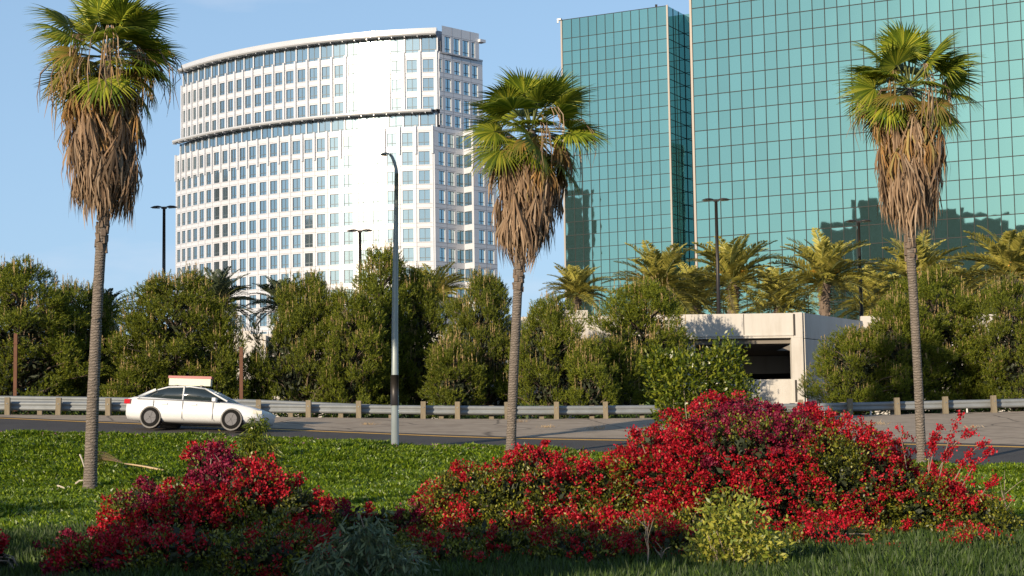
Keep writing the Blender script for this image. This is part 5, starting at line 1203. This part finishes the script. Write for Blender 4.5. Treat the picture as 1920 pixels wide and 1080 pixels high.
def loft(sections, name, m, parent, smooth=True):
    k = len(sections[0]); V = [p for s_ in sections for p in s_]; Fc = []
    for i in range(len(sections) - 1):
        for j in range(k): Fc.append((i * k + j, (i + 1) * k + j, (i + 1) * k + (j + 1) % k, i * k + (j + 1) % k))
    Fc += [tuple(range(k)), tuple(range(len(V) - k, len(V)))[::-1]]
    me = bpy.data.meshes.new(name); me.from_pydata(V, [], Fc); me.materials.append(m); me.polygons.foreach_set('use_smooth', [smooth] * len(Fc)); me.update(); return ob(name, me, parent)
def bsec(x, w, z0, zm, zb, zt_): 
    h = [(x, w * 0.80, z0), (x, w * 0.97, z0 + 0.12), (x, w, zm), (x, w * 0.965, zb), (x, w * 0.86, zt_ - 0.02), (x, w * 0.45, zt_ + 0.015), (x, 0, zt_ + 0.02)]
    return h + [(a, -b_, c) for a, b_, c in h[-2::-1]]
loft([bsec(-2.42, 0.68, 0.36, 0.55, 0.74, 0.84), bsec(-2.36, 0.82, 0.27, 0.55, 0.84, 0.97), bsec(-2.1, 0.88, 0.23, 0.55, 0.90, 1.03), bsec(-1.6, 0.91, 0.2, 0.55, 0.92, 1.02), bsec(-0.8, 0.92, 0.2, 0.55, 0.90, 0.98), bsec(0.3, 0.92, 0.2, 0.55, 0.88, 0.95),
      bsec(1.0, 0.91, 0.2, 0.52, 0.85, 0.93), bsec(1.6, 0.89, 0.2, 0.50, 0.78, 0.86), bsec(2.1, 0.85, 0.22, 0.46, 0.70, 0.76), bsec(2.38, 0.72, 0.27, 0.44, 0.62, 0.68), bsec(2.46, 0.55, 0.34, 0.44, 0.56, 0.60)], 'body', M['car_paint'], car)
def gsec(x, w, zb, zt_, wt): h = [(x, w, zb), (x, wt, zt_ - 0.05), (x, wt * 0.9, zt_), (x, 0, zt_ + 0.02)]; return h + [(a, -b_, c) for a, b_, c in h[-2::-1]]
loft([gsec(-2.0, 0.70, 0.96, 1.0, 0.66), gsec(-1.45, 0.80, 0.93, 1.28, 0.60), gsec(-1.0, 0.82, 0.92, 1.40, 0.60), gsec(-0.2, 0.83, 0.9, 1.43, 0.61), gsec(0.35, 0.82, 0.89, 1.36, 0.60), gsec(1.25, 0.76, 0.86, 0.93, 0.68)], 'window', M['car_glass'], car)
def rsec(x, z, w): h = [(x, w, z - 0.035), (x, w * 0.9, z + 0.012), (x, 0, z + 0.035)]; return h + [(x, -w * 0.9, z + 0.012), (x, -w, z - 0.035), (x, 0, z - 0.03)]
loft([rsec(-1.42, 1.285, 0.60), rsec(-1.0, 1.40, 0.605), rsec(-0.2, 1.43, 0.615), rsec(0.32, 1.37, 0.60)], 'roof', M['car_paint'], car)
for s in (-1, 1):
    for (x0, z0, x1, z1, w_) in ((-1.95, 0.99, -1.42, 1.28, 0.10), (0.33, 1.36, 1.22, 0.93, 0.06), (-0.35, 0.92, -0.40, 1.41, 0.07)):
        b = MB(); b.tube([(x0, s * 0.80, z0), ((x0 + x1) / 2, s * 0.715, (z0 + z1) / 2), (x1, s * 0.615 if z1 > 1.1 else s * 0.75, z1)] if z1 > z0 else [(x0, s * 0.60, z0), ((x0 + x1) / 2, s * 0.70, (z0 + z1) / 2), (x1, s * 0.76, z1)], w_ / 2, 5); ob('pillar', b.mesh('pillar', [M['car_paint']], True), car)
    b = MB(); b.tube([(-1.95, s * 0.885, 0.93), (1.2, s * 0.875, 0.89)], 0.012, 4); ob('belt_trim', b.mesh('belt_trim', [M['trim']]), car)
    for x in (-1.35, -0.3, 0.78):
        b = MB(); b.box((x, s * 0.918, 0.58), (0.014, 0.012, 0.62)); ob('door_seam', b.mesh('door_seam', [M['trim']]), car)
    for x in (-0.95, 0.1): b = MB(); b.box((x, s * 0.925, 0.78), (0.2, 0.03, 0.035)); ob('handle', b.mesh('handle', [M['car_paint']]), car)
    b = MB(); b.box((0.85, s * 0.99, 0.95), (0.12, 0.18, 0.12)); ob('mirror', b.mesh('mirror', [M['car_paint']]), car)
    b = MB(); b.box((-2.30, s * 0.78, 0.84), (0.26, 0.16, 0.15), s * 0.35); ob('tail_light', b.mesh('tail_light', [M['tail']]), car)
    b = MB(); b.box((2.26, s * 0.68, 0.60), (0.3, 0.18, 0.11), -s * 0.45); ob('headlight', b.mesh('headlight', [M['lens']]), car)
    for x in (-1.42, 1.46):
        b = MB(); b.tube([(x, s * 0.70, 0.32), (x, s * 0.924, 0.32)], 0.375, 20); ob('wheel_arch', b.mesh('wheel_arch', [M['trim']]), car)
        wv = MB(); wv.tube([(0, -0.11, 0), (0, 0.11, 0)], 0.325, 22); wh = ob('wheel', wv.mesh('wheel', [M['tyre']], False), car, (x, s * 0.835, 0.325))
        rm = MB(); rm.tube([(0, s * 0.112, 0), (0, s * 0.118, 0)], 0.215, 18)
        for a in range(5): rm.box((math.cos(a * 1.2566) * 0.1, s * 0.12, math.sin(a * 1.2566) * 0.1), (0.2, 0.02, 0.04), ax=Matrix.Rotation(-a * 1.2566, 3, 'Y'))
        ob('rim', rm.mesh('rim', [M['rim']]), wh)
b = MB(); b.box((-2.40, 0, 0.45), (0.06, 1.3, 0.10)); ob('bumper', b.mesh('bumper', [M['trim']]), car)
b = MB(); b.box((-0.45, 0, 1.62), (1.5, 0.16, 0.24)); sg = ob('roof_sign', b.mesh('roof_sign', [M['sign_cream']]), car)
b = MB(); b.box((-0.45, 0, 1.785), (1.56, 0.2, 0.085)); ob('sign_cap', b.mesh('sign_cap', [M['sign_red']]), sg)
b = MB(); b.box((-0.9, 0, 1.47), (0.08, 0.3, 0.08)); b.box((0.0, 0, 1.47), (0.08, 0.3, 0.08)); ob('sign_mount', b.mesh('sign_mount', [M['trim']]), sg)

# ------------------------------------------------------------------ trees behind the viewpoint whose shade lies on the foreground
def shade_tree(tx, ty, t_, top, w, seed, label):
    """tree on the sunward side of the foreground point (tx, ty)"""
    hx, hy = SDIR.x / math.cos(SUN_EL), SDIR.y / math.cos(SUN_EL); x, y = tx + hx * t_, ty + hy * t_; g = gz(x, y); ztop = gz(tx, ty) + math.tan(SUN_EL) * t_ + top; H = ztop - g
    rng = np.random.default_rng(seed); n = 15000; q = unit(rng, n) * rng.uniform(0.3, 1, (n, 1)) ** 0.45; P_ = q * np.array([w, w, H * 0.36]) + np.array([0, 0, H * 0.64]); P_ = P_ + noise3(P_, 0.9, seed)[:, None] * q * 0.7
    V, Fc = blades(P_, unit(rng, n), rng.uniform(0.3, 0.5, n), 0.13, rng); r_ = empty('shade_tree', (x, y, g), 0, label, 'tree', 'trees behind the viewpoint')
    ob('crown', mesh_np('crown', V, Fc, [M['leaf_gloss']]), r_); mb = MB(); mb.tube([(0, 0, -0.2), (0.1, 0, H * 0.4), (0, 0, H * 0.85)], [0.3, 0.2, 0.06], 8); ob('trunk', mb.mesh('trunk', [M['bark']], True), r_)
for i, a in enumerate([(-6.0, 24.0, 25, 1.08, 3.3), (-2.2, 24.5, 23, 1.3, 2.7), (0.3, 25.5, 25, 0.9, 2.0), (-10.5, 27.0, 30, 1.1, 3.2), (-12.0, 39.0, 48, 0.6, 3.0), (9.0, 22.0, 27, 0.5, 2.2)]):
    shade_tree(*a, 500 + i, ['broad tree behind the viewpoint, shading the left red bush', 'broad tree behind the viewpoint, shading the bottom centre', 'smaller tree behind the viewpoint, shading the grey-green shrub', 'tree behind the viewpoint, shading the lower left lawn', 'tall tree behind the viewpoint, dappling the lawn by the leftmost palm', 'low tree behind the viewpoint, shading the bottom right grass'][i])
